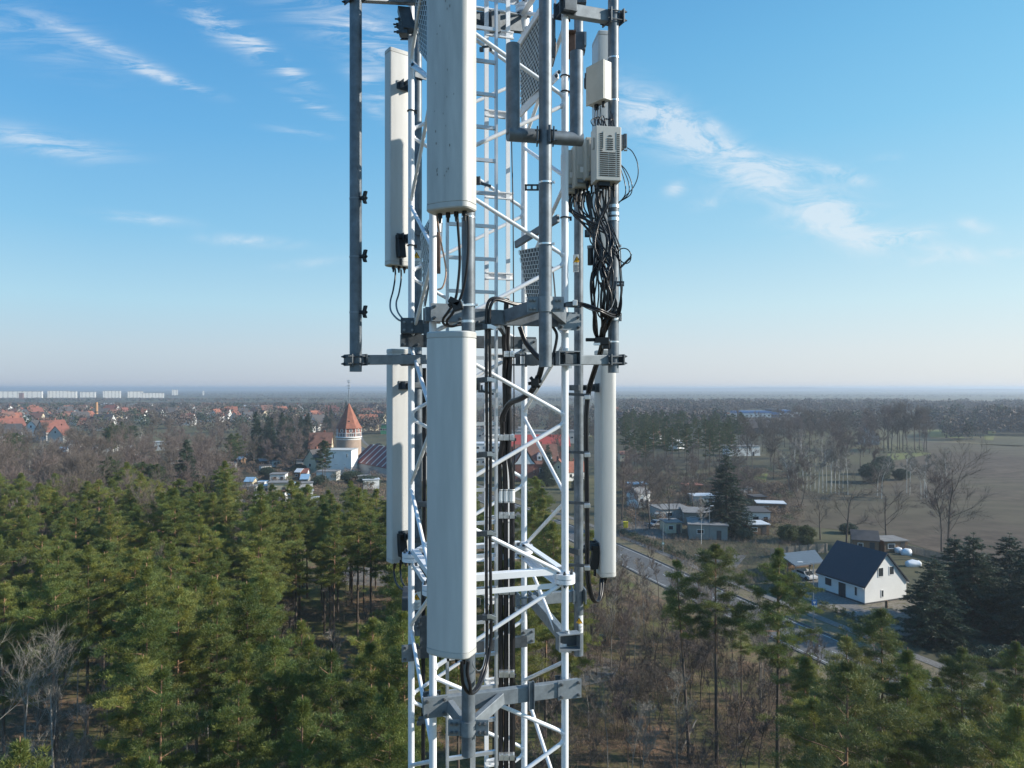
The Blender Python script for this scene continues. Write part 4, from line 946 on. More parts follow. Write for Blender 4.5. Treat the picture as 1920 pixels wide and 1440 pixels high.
# hills on the horizon
def hill(px0,px1,Y,h,seed,name='hills'):
    rr=random.Random(seed); n=40; mb=MB(); top=[];bot=[];bk=[]
    for i in range(n+1):
        u=i/n; px=px0+(px1-px0)*u; x=(px-960)/F*Y; e=math.sin(math.pi*u)**.6
        z=h*e*(.85+.15*math.sin(i*.7+seed)+.06*rr.random())
        bot.append((x,Y-400,-.5)); top.append((x,Y,z)); bk.append((x,Y+900,-.5))
    vs=bot+top+bk; m=n+1
    mb.add(vs,[(i,i+1,m+i+1,m+i) for i in range(n)]+[(m+i,m+i+1,2*m+i+1,2*m+i) for i in range(n)],True)
    return struct(mb.build(name,'wood_far',None))
hill(900,2100,9500,38,1); hill(1250,1700,8500,39,4); hill(-400,1300,10500,36,2); hill(1500,2600,6500,26,5)

# ---------------------------------------------------------------- trees
def npmesh(name,verts,faces_n,tone,m,parent,extra=None):
    """verts (N*k,3) with k corners per face"""
    k=faces_n; nf=len(verts)//k
    me=bpy.data.meshes.new(name); me.vertices.add(len(verts)); me.vertices.foreach_set('co',verts.astype(np.float32).ravel())
    me.loops.add(nf*k); me.loops.foreach_set('vertex_index',np.arange(nf*k,dtype=np.int32))
    me.polygons.add(nf); me.polygons.foreach_set('loop_start',np.arange(0,nf*k,k,dtype=np.int32)); me.polygons.foreach_set('loop_total',np.full(nf,k,dtype=np.int32))
    me.update(calc_edges=True)
    if tone is not None:
        at=me.color_attributes.new('tone','FLOAT_COLOR','CORNER'); a=np.ones((nf*k,4),dtype=np.float32); a[:,:3]=np.repeat(tone,k,axis=0); at.data.foreach_set('color',a.ravel())
    me.materials.append(MT[m])
    o=bpy.data.objects.new(name,me); col.objects.link(o)
    if parent is not None: o.parent=parent
    return o
def tufts(rng,C,tn,n,rx,rz,Ln,wd,up=.5,out=None):
    """C centres (m,3), tn tone per centre; n slim triangles each"""
    m=len(C); c=np.repeat(C,n,axis=0); t=np.repeat(tn,n,axis=0); N_=m*n
    d=rng.normal(size=(N_,3)); d/=np.linalg.norm(d,axis=1,keepdims=True)
    r=rng.random((N_,1))**.5; p=c+d*r*np.array([rx,rx,rz])
    dirn=d*.8+rng.normal(size=(N_,3))*.45+np.array([0,0,up])
    if out is not None: dirn+=np.repeat(out,n,axis=0)
    dirn/=np.linalg.norm(dirn,axis=1,keepdims=True)
    L_=Ln*(.6+.8*rng.random((N_,1))); w=np.cross(dirn,rng.normal(size=(N_,3))); w/=np.linalg.norm(w,axis=1,keepdims=True); w*=wd*(.6+.8*rng.random((N_,1)))
    vs=np.stack([p-w,p+w,p+dirn*L_],axis=1).reshape(-1,3)
    return vs,t*(.9+.2*rng.random((N_,1)))
def pine_parts(seed,h,cf,spread,lean=0.0,dens=1.0,dead=6,fork=False,root=None,nm='pine_tree',nd='needle'):
    rng=np.random.default_rng(seed); rr=random.Random(seed)
    mb=MB(); pts=[]; ph=rr.random()*6
    for i in range(9):
        u=i/8; pts.append(V((math.sin(u*2.2+ph)*.18*u+lean*u*h,math.cos(u*1.7+ph)*.15*u,h*u*.985)))
    rad=[.17*(1-.82*i/8)*(h/18) for i in range(9)]
    mb.k=0; mb.path(pts[:5],rad[:5],n=7,caps=False); mb.k=1; mb.path(pts[4:],rad[4:],n=6,caps=False)
    if fork:
        q=[pts[3]+V((.12,0,0)),pts[4]+V((.5,.1,0)),pts[5]+V((.75,.2,0)),pts[6]+V((.8,.25,.3)),pts[7]+V((.7,.1,.4))]
        mb.path(q,[.11,.10,.085,.06,.03],n=6)
    def tp(z):
        u=z/h*8; i=min(7,int(u)); return pts[i].lerp(pts[i+1],u-i)
    zc=h*(1-cf); C=[];T=[];O=[]; nb=int(36*dens)
    for i in range(nb):
        u=(i+.5)/nb; z=zc+(h-zc)*u*.97; az=i*2.39996+rr.random()*.7
        ll=spread*(math.sin(math.pi*min(1,(u*.82+.22)))**.75)*(.42+.85*rr.random())*(1 if u<.88 else .8)
        if rr.random()<.13: continue
        el=R(-5+50*u+rr.random()*14); b=tp(z); d=V((math.cos(az)*math.cos(el),math.sin(az)*math.cos(el),math.sin(el)))
        e=b+d*ll; mid=b+d*ll*.55+V((0,0,-.06*ll)); mb.k=1
        mb.path([b,mid,e],[.045*(1-u*.5),.03*(1-u*.5),.012],n=4,caps=False)
        base=.82+.36*rr.random(); k=max(2,int(ll/.33))
        for j in range(k+1):
            f=.42+.6*j/k
            if f<.5 and rr.random()<.5: continue
            q=b.lerp(e,f) if f>.55 else b.lerp(mid,f/.55)
            for s in range(3 if f<.95 else 1):
                o_=V((rr.gauss(0,.38),rr.gauss(0,.38),rr.gauss(.08,.15)))*(ll/2.2)**.5
                C.append(tuple(q+o_)); yel=rr.random(); g=base*(.85+.3*rr.random())
                T.append((g*(.85+.45*yel),g*(.95+.12*yel),g*(1.05-.35*yel))); O.append((d[0]*.5,d[1]*.5,0))
    C.append(tuple(tp(h*.97)+V((0,0,.1)))); T.append((1,1.1,.8)); O.append((0,0,.5))
    for i in range(dead):   # dead stubs
        z=zc*(.55+.45*rr.random()); az=rr.random()*6.28; b=tp(z); ll=.5+1.1*rr.random()
        mb.k=0; mb.path([b,b+V((math.cos(az)*ll,math.sin(az)*ll,-.1+.3*rr.random()))],[.022,.006],n=4,caps=False)
    if root is None: root=thing(nm,'pine','tree',(0,0,0))
    mb.build('trunk',['bark','barkp'],root)
    vs,t=tufts(rng,np.array(C),np.array(T),int(112*dens**.3),.34,.15,.18,.014,up=.6,out=np.array(O)*.5)
    npmesh('crown',vs,3,t,nd,root)
    return root
def spruce_parts(seed,h,r0,m='spruce'):
    rng=np.random.default_rng(seed); rr=random.Random(seed)
    root=thing('spruce_tree','spruce','tree',(0,0,0)); mb=MB(); mb.path([(0,0,0),(0,0,h*.5),(0,0,h)],[.2*h/14,.12*h/14,.02],n=7,caps=False)
    C=[];T=[];O=[]; z=h*.05; 
    while z<h*.97:
        u=z/h; rad=r0*(1-u)**.82*(.9+.2*rr.random())+.12; nb=max(5,int(9*(1-u)+4))
        for k in range(nb):
            az=rr.random()*6.28; ll=rad*(.7+.45*rr.random()); dr=-.32*(1-u)-.02
            d=V((math.cos(az),math.sin(az),dr)); g=.7+.6*rr.random()
            if ll>1: mb.path([(0,0,z),V((0,0,z))+d*ll*.8],[.03,.008],n=3,caps=False)
            n=max(1,int(ll/.36))
            for j in range(n+1):
                f=.3+.7*j/max(1,n); q=V((0,0,z))+d*ll*f+V((0,0,.18*f*f*ll*(.4)))
                C.append((q[0]+rr.gauss(0,.12),q[1]+rr.gauss(0,.12),q[2]+rr.gauss(0,.05))); yy_=rr.random()
                T.append((g*(.85+.4*yy_),g,g*(1.05-.2*yy_))); O.append((d[0],d[1],-.35))
        z+=.27+.10*rr.random()
    C.append((0,0,h)); T.append((1,1,1)); O.append((0,0,1))
    mb.build('trunk','bark',root)
    nn=max(20,min(44,int(90000/len(C))))
    vs,t=tufts(rng,np.array(C),np.array(T),nn,.20,.07,.30,.032,up=0,out=np.array(O)*.9); npmesh('crown',vs,3,t,m,root)
    return root
def bare_parts(seed,h,spread,bark='bark',twig='twig',name='bare_tree',trunk_f=.3,r0=.2,nl=9,dens=1.0,up=.55,tw=.014,multi=1,droop=0):
    rng=np.random.default_rng(seed); rr=random.Random(seed); root=thing(name,'tree','tree',(0,0,0)); mb=MB(); tips=[];tt=[]
    def grow(p,d,L_,r,dep):
        n=3; pts=[p]; 
        for i in range(n):
            d=(d+V((rr.gauss(0,.13),rr.gauss(0,.13),rr.gauss(.05,.08)-droop*(dep>=2)*.12))).normalized(); pts.append(pts[-1]+d*L_/n)
        mb.path(pts,[r,r*.85,r*.7,r*.5],n=6 if dep<2 else 3,caps=False)
        if dep>=3:
            tips.append((pts[-1],d,L_)); tips.append((pts[2],d,L_)); tips.append((pts[1],d,L_)); return
        k={0:nl,1:5,2:4}[dep]
        for i in range(k):
            f=.25+.75*(i+1)/k if dep else .0+ (i+1)/k*.98
            q=pts[min(2,int(f*3))].lerp(pts[min(3,int(f*3)+1)],f*3-int(f*3)) if f<1 else pts[-1]
            ax=V((rr.gauss(0,1),rr.gauss(0,1),rr.gauss(0,.4))); ax=(ax-d*ax.dot(d)).normalized()
            a=R(rr.uniform(24,58)) if dep else R(rr.uniform(30,68)); nd=(d*math.cos(a)+ax*math.sin(a)+V((0,0,up*.35))).normalized()
            grow(q,nd,L_*rr.uniform(.52,.72) if dep else spread*rr.uniform(.55,.95),r*(.42 if dep else .34)*rr.uniform(.8,1.1),dep+1)
        if dep: tips.append((pts[-1],d,L_*.6))
    for q in range(multi):
        a=q*6.28/multi; b=V((math.cos(a)*.15,math.sin(a)*.15,0)) if multi>1 else V((0,0,0))
        d0=V((math.cos(a)*.25*(multi>1)+rr.gauss(0,.03),math.sin(a)*.25*(multi>1)+rr.gauss(0,.03),1)).normalized()
        t1=b+d0*h*trunk_f; mb.path([b,t1],[r0,r0*.8],n=8,caps=False); grow(t1,d0,h*(1-trunk_f)*.80,r0*.8,0)
    mb.build('trunk',bark,root)
    P_=np.array([tuple(x[0]) for x in tips]); D_=np.array([tuple(x[1]) for x in tips]); L2=np.array([x[2] for x in tips])
    k=int(11*dens); N_=len(P_)*k; p=np.repeat(P_,k,axis=0)-np.repeat(D_*L2[:,None],k,axis=0)*rng.random((N_,1))*.5; d=np.repeat(D_,k,axis=0)+rng.normal(size=(N_,3))*.55+np.array([0,0,.25-.9*droop]); d/=np.linalg.norm(d,axis=1,keepdims=True)
    L_=np.repeat(L2,k)[:,None]*(.35+.75*rng.random((N_,1)))*.95; w=np.cross(d,rng.normal(size=(N_,3))); w/=np.linalg.norm(w,axis=1,keepdims=True); w*=tw
    vs=np.stack([p-w,p+w,p+d*L_],axis=1).reshape(-1,3); t=np.repeat((.8+.4*rng.random((N_,1))),3,axis=1)
    npmesh('crown',vs,3,t,twig,root); return root
protos=[]   # everything built as a prototype is moved to its first place when used
used=set()
def put(proto,x,y,rz,sc,label,group):
    if proto.name not in used:
        used.add(proto.name); proto.location=(x,y,0); proto.rotation_euler=(0,0,rz); proto.scale=(sc,sc,sc) if not isinstance(sc,tuple) else sc
        proto['label']=label; proto['group']=group; return proto
    return dup(proto,(x,y,0),rz,sc,label,group)
pines=[pine_parts(10+i,h,cf,sp,dens=dn) for i,(h,cf,sp,dn) in enumerate(((18,.50,2.5,1.15),(19,.45,2.7,1.1),(17,.55,2.35,1.1),(18.5,.42,2.9,1.1),(16,.6,2.2,1.1),(19.5,.5,2.4,1.2),(15,.5,2.0,.95)))]
dpines=[pine_parts(90+i,h,cf,sp,dens=.9,nd='needled') for i,(h,cf,sp) in enumerate(((17,.6,3.3),(18.5,.55,3.1),(16,.62,3.4)))]
spruces=[spruce_parts(30+i,h,r) for i,(h,r) in enumerate(((18.5,5.2),(14,5.0),(20,3.8)))]
bares=[bare_parts(40,16,4.6,nl=9),bare_parts(41,14,4.4,nl=10,trunk_f=.25),bare_parts(42,17,4.0,nl=10,trunk_f=.38),bare_parts(43,12,3.8,nl=8,trunk_f=.2,multi=2,r0=.14)]
wide=[bare_parts(44,14,6.4,nl=8,trunk_f=.13,up=.2,dens=.55,r0=.24,tw=.012),bare_parts(45,13,5.6,nl=7,trunk_f=.18,up=.25,dens=.55,r0=.22,tw=.012)]
birches=[bare_parts(50,15,2.2,'birch','twigl','birch_tree',.45,.10,9,.7,.8,.016),bare_parts(51,13,2.0,'birch','twigl','birch_tree',.4,.09,9,.7,.8,.016)]
sapls=[bare_parts(60,9,1.3,'bark','twig','bare_sapling',.35,.05,8,.5,.8,.010),bare_parts(61,7,1.5,'bark','twig','bare_sapling',.25,.045,7,.5,.8,.010,multi=2),bare_parts(62,11,1.5,'barkl','twigl','bare_sapling',.4,.06,8,.4,.8,.010)]

def scatter(rng,n,mind,fn,reg,taken,tries=20000):
    out=[]; k=0
    while len(out)<n and k<tries:
        k+=1; p=fn(rng)
        if p is None: continue
        if reg and not reg(p): continue
        if any((p[0]-q[0])**2+(p[1]-q[1])**2<mind*mind for q in taken): continue
        taken.append(p); out.append(p)
    return out
def pxof(x,y,z=0): return 960+x/y*F, 727+(H-z)/y*F
def wedge(p0,p1,Y0,Y1):
    def f(r):
        Y=math.sqrt(r.uniform(Y0*Y0,Y1*Y1)); px=r.uniform(p0,p1); return ((px-960)/F*Y,Y)
    return f
rng=random.Random(5); taken=[(MC[0],MC[1])]
PGp='Scots pines of the forest around the mast'
def zone(px,Y):
    lr='at the left edge' if px<240 else 'left of centre' if px<520 else 'just left of the mast' if px<790 else 'behind the mast' if px<1110 else 'right of the mast'
    fr='front' if Y<60 else 'middle' if Y<90 else 'back'
    return lr,fr
def ok_pine(p):
    px,_=pxof(*p); Y=p[1]
    if Y<66 and 118<px<262: return False
    if Y<54 and px<190: return False
    if 495<px<765 and 53<Y<84: return False
    if 425<px<482 and Y>62: return False
    if px>600 and Y<33: return False
    return True
manual=[(40,33,4,1.02),(300,38,1,.93),(395,55,0,1.0),(520,43,3,.95),(620,42,1,.9),(700,40,2,.93)]
for px,Y,k,sc in manual: taken.append(((px-960)/F*Y,Y)); put(pines[k],(px-960)/F*Y,Y,rng.random()*6,sc,'green pine in the front rows of the forest '+zone(px,Y)[0],PGp)
cnt=len(manual)
for (p0,p1,Y0,Y1,n,md) in ((-90,770,27,62,58,3.7),(-90,425,62,128,98,4.2),(482,770,62,116,42,4.4),(498,768,86,120,30,3.6),(770,1060,48,112,22,5.4)):
    for p in scatter(rng,n,md,wedge(p0,p1,Y0,Y1),ok_pine,taken):
        px,_=pxof(*p); a,b=zone(px,p[1]); sc=rng.uniform(.84,1.04)
        if 560<px<770 and p[1]>62: sc*=.97
        k=rng.choice((0,1,2,3,4,5,0,1,3,5)); 
        put(pines[k],p[0],p[1],rng.random()*6.28,(sc*rng.uniform(.92,1.1),sc*rng.uniform(.92,1.1),sc),'green pine in the %s rows of the forest %s'%(b,a),PGp); cnt+=1
print('pines',cnt)

# pines standing one by one on the right
pA=pine_parts(81,17.7,.42,1.9,lean=-.055,dens=.75,dead=12); pC=pine_parts(82,19.4,.55,3.1,dens=1.25,dead=14,fork=True)
spn=[pine_parts(120+i,h_,cf,sp,dens=dn,dead=16,nd='needleo') for i,(h_,cf,sp,dn) in enumerate(((18.5,.46,2.7,.98),(19,.42,3.1,1.0),(17.5,.52,2.5,.95)))]
RP=[(pA,1292,62,1,'leaning Scots pine with a thin crown and white dead stubs right of the mast'),
 (spn[1],1344,61,1.015,'straight Scots pine with a dark broad crown in front of the road'),
 (pC,1458,59.5,1.0,'tall twin stemmed Scots pine with the widest crown, left of the white house'),
 (spn[2],1583,47,.93,'dark pine at the lower right with its crown below the side path'),
 (spn[1],1655,50,.90,'curved pine below the white house garden'),
 (pines[2],1705,43,.90,'bright green pine below the two dark spruces'),
 (spn[0],1800,47,.84,'pine standing under the dark spruces at the right edge'),
 (spn[2],1865,40,.92,'pine in the bottom right corner beside the road'),
 (spn[0],1760,36,.86,'low bright pine crown cut by the bottom edge at right'),
 (pines[6],1530,43,.92,'loose young pine at the bottom right of the twin stemmed pine'),
 (pines[6],1110,88,1.0,'slender pine beside the back right pole foot'),
 (pines[6],1390,72,.72,'small pine between the straight and the twin stemmed pine'),
 (pines[2],1020,98,1.03,'broad green pine seen through the mast right of the feeders'),
 (pines[4],985,84,1.0,'green pine seen through the lower mast'),
 (spn[2],1640,34,.84,'pine crown at the bottom edge right of centre'),
 (pines[5],1905,52,.72,'pine touching the right edge above the road')]
for k,px,Y,sc,l in RP:
    x=(px-960)/F*Y; taken.append((x,Y)); put(k,x,Y,rng.random()*6.28 if k is not pA else 0,sc,l,'single pines on the right')
for p in scatter(rng,11,3.6,wedge(1500,1935,35,57),None,taken):
    px,_=pxof(*p); yt=rng.uniform(1195,1265)+(45 if px>1720 else 0); hh=H-(yt-727)*p[1]/F; k=rng.choice((0,2,3,4,0,1)); pr=(pines+spn)[rng.choice((0,2,4,5,7,8,9))]
    put(pr,p[0],p[1],rng.random()*6.28,(hh/18*1.12,hh/18*1.12,hh/18),'pine in the group filling the lower right corner below the road','pines of the lower right corner')
# spruces
SP=[(1,1752,90,.80,'wide dark spruce right of the white house, nearest of the dark group'),(1,1825,95,.93,'dark spruce in the middle of the group at the right edge'),(1,1893,97,.90,'dark spruce at the right edge of the picture'),(1,1790,99,.85,'dark spruce squeezed between two others right of the white house'),(1,1930,90,.9,'dark spruce cut by the right edge of the picture'),
 (0,1362,157,1.0,'tall solitary conical spruce among the garages on the right'),(0,350,185,1.05,'tall dark spruce rising above the forest on the left'),(2,372,128,.85,'blue green spruce below the tall one on the left'),(2,408,120,.82,'dark slim spruce next to the garden plots on the left'),
 (0,1027,235,.75,'dark spruce beside the red brick house behind the mast'),(1,1085,225,.6,'small spruce behind the back right pole')]
for k,px,Y,sc,l in SP:
    x=(px-960)/F*Y; taken.append((x,Y)); put(spruces[k],x,Y,rng.random()*6.28,(sc*1.28,sc*1.28,sc*.98) if px>1300 else sc,l,'spruces')
for i in range(15):
    px=rng.uniform(472,580); Y=rng.uniform(300,390); x=(px-960)/F*Y; taken.append((x,Y)); put(spruces[rng.choice((0,2))],x,Y,rng.random()*6,rng.uniform(.85,1.12),'dark spruce in the evergreen clump left of the water tower','evergreens left of the water tower')
for i in range(10):
    px=rng.uniform(500,700); Y=rng.uniform(480,700); x=(px-960)/F*Y; taken.append((x,Y)); put(spruces[rng.choice((0,2))],x,Y,rng.random()*6,rng.uniform(.8,1.05),'far spruce among the suburban houses beyond the water tower','far spruces beyond the water tower')
# mid distance pine wood on the right, pines on the left
for p in scatter(rng,75,5.5,wedge(1168,1392,262,470),None,taken):
    put(dpines[rng.randrange(3)],p[0],p[1],rng.random()*6,rng.uniform(.88,1.08),'dark green pine of the wood right of the mast below the horizon','pine wood right of the mast')
for (a,b,Y0,Y1,n,l) in ((200,255,300,350,9,'pine clump left of the brick chimney foot'),(262,300,140,165,4,'pines above the forest edge at left'),(172,215,150,170,4,'pines rising from the bare wood at left'),(425,445,240,260,2,'round pine beside the garden huts'),(600,620,225,235,2,'pine near the white flat building'),(0,60,220,300,4,'pines at the left edge among bare trees')):
    for i in range(n):
        px=rng.uniform(a,b); Y=rng.uniform(Y0,Y1); x=(px-960)/F*Y; taken.append((x,Y)); put(dpines[rng.randrange(3)],x,Y,rng.random()*6,rng.uniform(.85,1.02),'dark pine, one of the '+l.replace('pines','pines') if n>2 else l,l)
# ---- buildings
MT['render_w']=mat('white_render',(.74,.74,.72),.8,0,.05,.6); MT['render_c']=mat('cream_render',(.62,.53,.38),.85,0,.08,.5)
MT['render_g']=mat('grey_render',(.42,.42,.41),.85,0,.08,.5); MT['teal']=mat('grey_green_render',(.25,.265,.25),.85,0,.1,.6)
MT['slate']=mat('dark_blue_roof_tiles',(.022,.027,.037),.5,0,.15,3,bump=.2); MT['redroof']=mat('red_clay_tiles',(.21,.078,.055),.75,0,.28,1.2)
MT['orangeroof']=mat('orange_clay_tiles',(.27,.10,.06),.75,0,.28,.8); MT['brownroof']=mat('brown_old_tiles',(.19,.095,.07),.85,0,.25,.8)
MT['darkroof']=mat('dark_grey_roof',(.07,.065,.065),.8,0,.2,1); MT['feltroof']=mat('grey_roofing_felt',(.21,.205,.20),.9,0,.2,.6)
MT['whiteroof']=mat('pale_sheet_roof',(.60,.62,.64),.6,0,.12,.7); MT['bluish']=mat('pale_blue_sheet',(.25,.40,.55),.5,0,.1,.7)
MT['glass']=mat('window_glass',(.03,.038,.045),.12,0,.2,2); MT['frame']=mat('window_frame_white',(.72,.72,.70),.5,0,.04,4)
MT['brick']=mat('red_brick',(.25,.10,.07),.85,0,.2,2); MT['wood']=mat('brown_wood',(.17,.105,.06),.8,0,.25,3,stretch=(1,1,.2)); MT['woodl']=mat('weathered_fence_wood',(.25,.21,.17),.85,0,.25,3)
MT['plaster']=mat('peeling_pink_plaster',(.36,.265,.20),.9,0,.22,.35); MT['green']=mat('bright_green_sheet',(.04,.26,.13),.6,0,.06,1); MT['yel']=mat('yellow_plastic',(.70,.55,.02),.5,0,.08,3)
MT['dkgreen']=mat('dark_green_plastic',(.015,.06,.035),.5,0,.1,3); MT['blue']=mat('blue_sheet',(.05,.17,.40),.5,0,.1,.4); MT['tarp']=mat('white_tarpaulin',(.72,.74,.76),.5,0,.06,1,bump=.3)
MT['carw']=mat('white_car_paint',(.62,.64,.66),.25,0,.03,1); MT['caro']=mat('orange_car_paint',(.65,.27,.02),.3,0,.03,1); MT['tyre']=mat('tyre_rubber',(.02,.02,.02),.8,0,.1,3); MT['cars']=mat('silver_car_paint',(.35,.37,.40),.25,.4,.03,1)
MT['panel']=mat('prefab_wall_panels',(.76,.73,.67),.85,0,.06,.05)
def wins(t,specs,L_,Wd,frame='frame',proud=.02):
    for (f,u,z,w,h) in specs:
        n,s,o={'S':(V((0,-1,0)),V((1,0,0)),V((0,-Wd/2,0))),'N':(V((0,1,0)),V((-1,0,0)),V((0,Wd/2,0))),'E':(V((1,0,0)),V((0,1,0)),V((L_/2,0,0))),'W':(V((-1,0,0)),V((0,-1,0)),V((-L_/2,0,0)))}[f]
        c=o+s*u+Z*z; mb=MB()
        for q in (-1,1): mb.box(c+s*(w/2)*q+n*proud,(.09,.08,h+.09),(s,n,Z)); mb.box(c+Z*h/2*q+n*proud,(w-.09,.08,.09),(s,n,Z))
        fr=mb.build('window',frame,t); mb=MB(); mb.box(c+n*.005,(w,.03,h),(s,n,Z)); mb.build('pane','glass',fr)
def gable_house(label,L_,Wd,ev,rg,wall='render_w',roof='redroof',win=(),chim=True,ov=.35,cat='house',name='house',th=.22,door=None,frame='frame'):
    t=thing(name,label,cat,(0,0,0)); mb=MB(); x=L_/2;y=Wd/2
    mb.extr([(-x,-y,0),(-x,y,0),(-x,y,ev),(-x,0,rg),(-x,-y,ev)],(L_,0,0)); mb.build('wall',wall,t)
    sl=(rg-ev)/y; mb=MB()
    for q in (-1,1):
        yo=(y+ov)*q; zo=ev-sl*ov
        mb.extr([(-x-ov,yo,zo+.02),(-x-ov,0,rg+.02),(-x-ov,0,rg+.02+th),(-x-ov,yo,zo+.02+th)] if q>0 else [(-x-ov,0,rg+.02),(-x-ov,yo,zo+.02),(-x-ov,yo,zo+.02+th),(-x-ov,0,rg+.02+th)],(L_+2*ov,0,0))
    rf=mb.build('roof',roof,t)
    if chim: mb=MB(); mb.box((x*.3,y*.15,rg+.3),(.7,.7,1.7)); mb.build('chimney','brick',rf)
    wins(t,win,L_,Wd,frame)
    if door: mb=MB(); f,u,w,h=door; mb.box((u,-y-.02,h/2),(w,.08,h)) if f=='S' else mb.box((x+.02,u,h/2),(.08,w,h)); mb.build('door','slate',t)
    return t
def flat_house(label,L_,Wd,h,wall='render_w',roof='feltroof',win=(),name='shed',cat='shed',ov=.25,th=.18,tilt=.0,door=None):
    t=thing(name,label,cat,(0,0,0)); mb=MB(); mb.box((0,0,h/2),(L_,Wd,h)); mb.build('wall',wall,t)
    mb=MB(); mb.box((0,0,h+th/2+.003),(L_+2*ov,Wd+2*ov,th)); mb.build('roof',roof,t); wins(t,win,L_,Wd)
    if door is not None: mb=MB(); mb.box((door,-Wd/2-.02,1.0),(.95,.06,2.0)); mb.build('door','darkroof',t)
    return t
def setp(t,x,y,rz,sc=1,group=None):
    t.location=(x,y,0); t.rotation_euler=(0,0,rz); t.scale=(sc,sc,sc)
    if group: t['group']=group
    return t
# the white house
gx=V((.928,.371,0)); gy=V((-.371,.928,0)); c0=V((52.5,105.7,0)); cen=c0+gx*4.27+gy*4.5
wh=gable_house('white rendered house with steep dark roof beside the big dark spruces',9.0,8.54,2.8,7.2,'render_w','slate',
  [('N',-2.4,1.75,1.35,1.3),('N',2.9,1.6,.5,1.35),('W',-1.1,4.55,1.05,1.35),('W',1.15,4.6,.95,1.25),('W',-.75,1.3,.45,1.05)],chim=False,ov=.3,name='house',frame='frame')
# local +x = along the ridge away from the gable; the front gable is at -x ('W'), the shaded eaves wall is +y ('N')
setp(wh,cen[0],cen[1],math.atan2(gy[1],gy[0]))
mb=MB(); o=wloc(wh)
mb.box((o[0]-.3,o[1]+4.27+.02,1.1),(1.3,.10,2.2)); mb.k=0; mb.build('door','glass',wh)
mb=MB(); mb.box((o[0],o[1],.12),(9.08,8.62,.24)); mb.build('plinth','darkroof',wh)
mb=MB()
for q in (-1,1): mb.beam((o[0]-4.55,o[1]+4.6*q,2.42),(o[0]+4.55,o[1]+4.6*q,2.42),.12,.10)
mb.build('gutter','frame',wh)
# carport with car
t=thing('carport','open carport with flat dark grey roof left of the white house','carport',(50.5,123.3,0))
q=[P(1459,1041,125.6),P(1528,1033,128.6),P(1546,1057,119.5),P(1491,1064,117.3)]; q=[V((p[0],p[1],2.75)) for p in q]
MB().extr([q[3],q[2],q[1],q[0]],(0,0,.22)).build('roof',mat('carport_roof',(.12,.14,.16),.5,0,.15,1),t)
for i,p in enumerate(q+[q[0].lerp(q[3],.5),q[3].lerp(q[2],.5)]): c=(q[0]+q[1]+q[2]+q[3])/4; pp=p.lerp(c,.08); MB().box((pp[0],pp[1],1.37),(.16,.16,2.74)).build('post','woodl',t)
mb=MB(); a=q[0].lerp(q[1],.07); b=q[1].lerp(q[0],.07); mb.beam((a[0],a[1],1.2),(b[0],b[1],1.2),.1,2.2); mb.build('back_wall','wood',t)
def car(label,x,y,rz,m,sc=1,van=False):
    t=thing('parked_car',label,'van' if van else 'car',(0,0,0)); hh=1.0 if van else .78
    prof=[(-2.15,.35),(-2.2,.75),(-2.0,hh),(-1.3,hh+.12),(-.85,1.42 if not van else 1.9),(.9,1.45 if not van else 1.95),(1.75,.98 if not van else 1.9),(2.1,.92),(2.15,.4)]
    mb=MB(); mb.extr([(a,-.86,b) for a,b in prof],(0,1.72,0)); b_=mb.build('body',m,t,bevel=.06)
    mb=MB(); mb.extr([(-1.05,-.875,hh+.14),(-.75,-.875,1.34),(.8,-.875,1.36),(1.4,-.875,1.0)],(0,1.75,0)); mb.build('side_windows','glass',t)
    mb=MB(); mb.extr([(-1.36,-.7,hh+.16),(-.93,-.7,1.36),(-.90,-.7,1.40),(-1.42,-.7,hh+.13)],(0,1.4,0)); mb.build('windscreen','glass',t)
    for X in (-1.35,1.35):
        for Y in (-.8,.8): mb=MB(); mb.tube((X,Y-.11,.33),(X,Y+.11,.33),.33,n=16); mb.build('wheel','tyre',t)
    for Y in (-.6,.6): mb=MB(); mb.box((-2.17,Y,.68),(.06,.3,.14)); mb.build('headlight','frame',t)
    return setp(t,x,y,rz,sc)
car('white car parked under the carport beside the white house',49.6,120.5,1.9,'carw')
car('white van on the road right of the water tower',(698-960)/F*375,375,1.9,'carw',1.2,True); car('orange truck on the road right of the water tower',(716-960)/F*365,365,1.9,'caro',1.4,True)
car('silver car parked between trees by the garages right of the mast',(1232-960)/F*166,166,.6,'cars')
car('dark blue car parked beside the green hall beyond the water tower',(709-960)/F*395,395,.3,'slate')
# street lamps
def lamp(px,yb,h,label,arm=(-1.6,0),sign=None):
    g=G(px,yb); t=thing('street_lamp',label,'street lamp',g); mb=MB(); mb.tube(g,g+Z*h,.075,.05,n=10); mb.build('pole','galvp',t)
    a=g+Z*h; mb=MB(); mb.path([a-Z*.1,a+V((arm[0]*.3,0,.12)),a+V((arm[0],arm[1],.2))],.035,n=6); mb.build('arm','galvp',t)
    mb=MB(); mb.box(a+V((arm[0]-.25,arm[1],.2)),(.75,.25,.12)); mb.build('lamp_head','frame',t,bevel=.04)
    return t,g
lamp(1525,1167,8.1,'street lamp with a curved arm in front of the white house')
g=G(1525,1167); t=thing('road_sign','square blue and white sign on the street lamp by the white house','sign',g+Z*2.7)
MB().box(g+V((.1,-.12,2.75)),(.75,.03,.75)).build('blue_panel','blue',t); mb=MB(); mb.box(g+V((.1,-.12,2.22)),(.75,.03,.28)); mb.build('lower_panel','wlabel',t)
mb=MB(); mb.box(g+V((.1,-.14,2.80)),(.34,.01,.22)); mb.box(g+V((.1,-.14,2.62)),(.10,.01,.16)); mb.build('symbol','wlabel',t)
lamp(1243,1037,7.6,'slim lamp post with green bus stop sign beside the main road',arm=(-1.0,0))
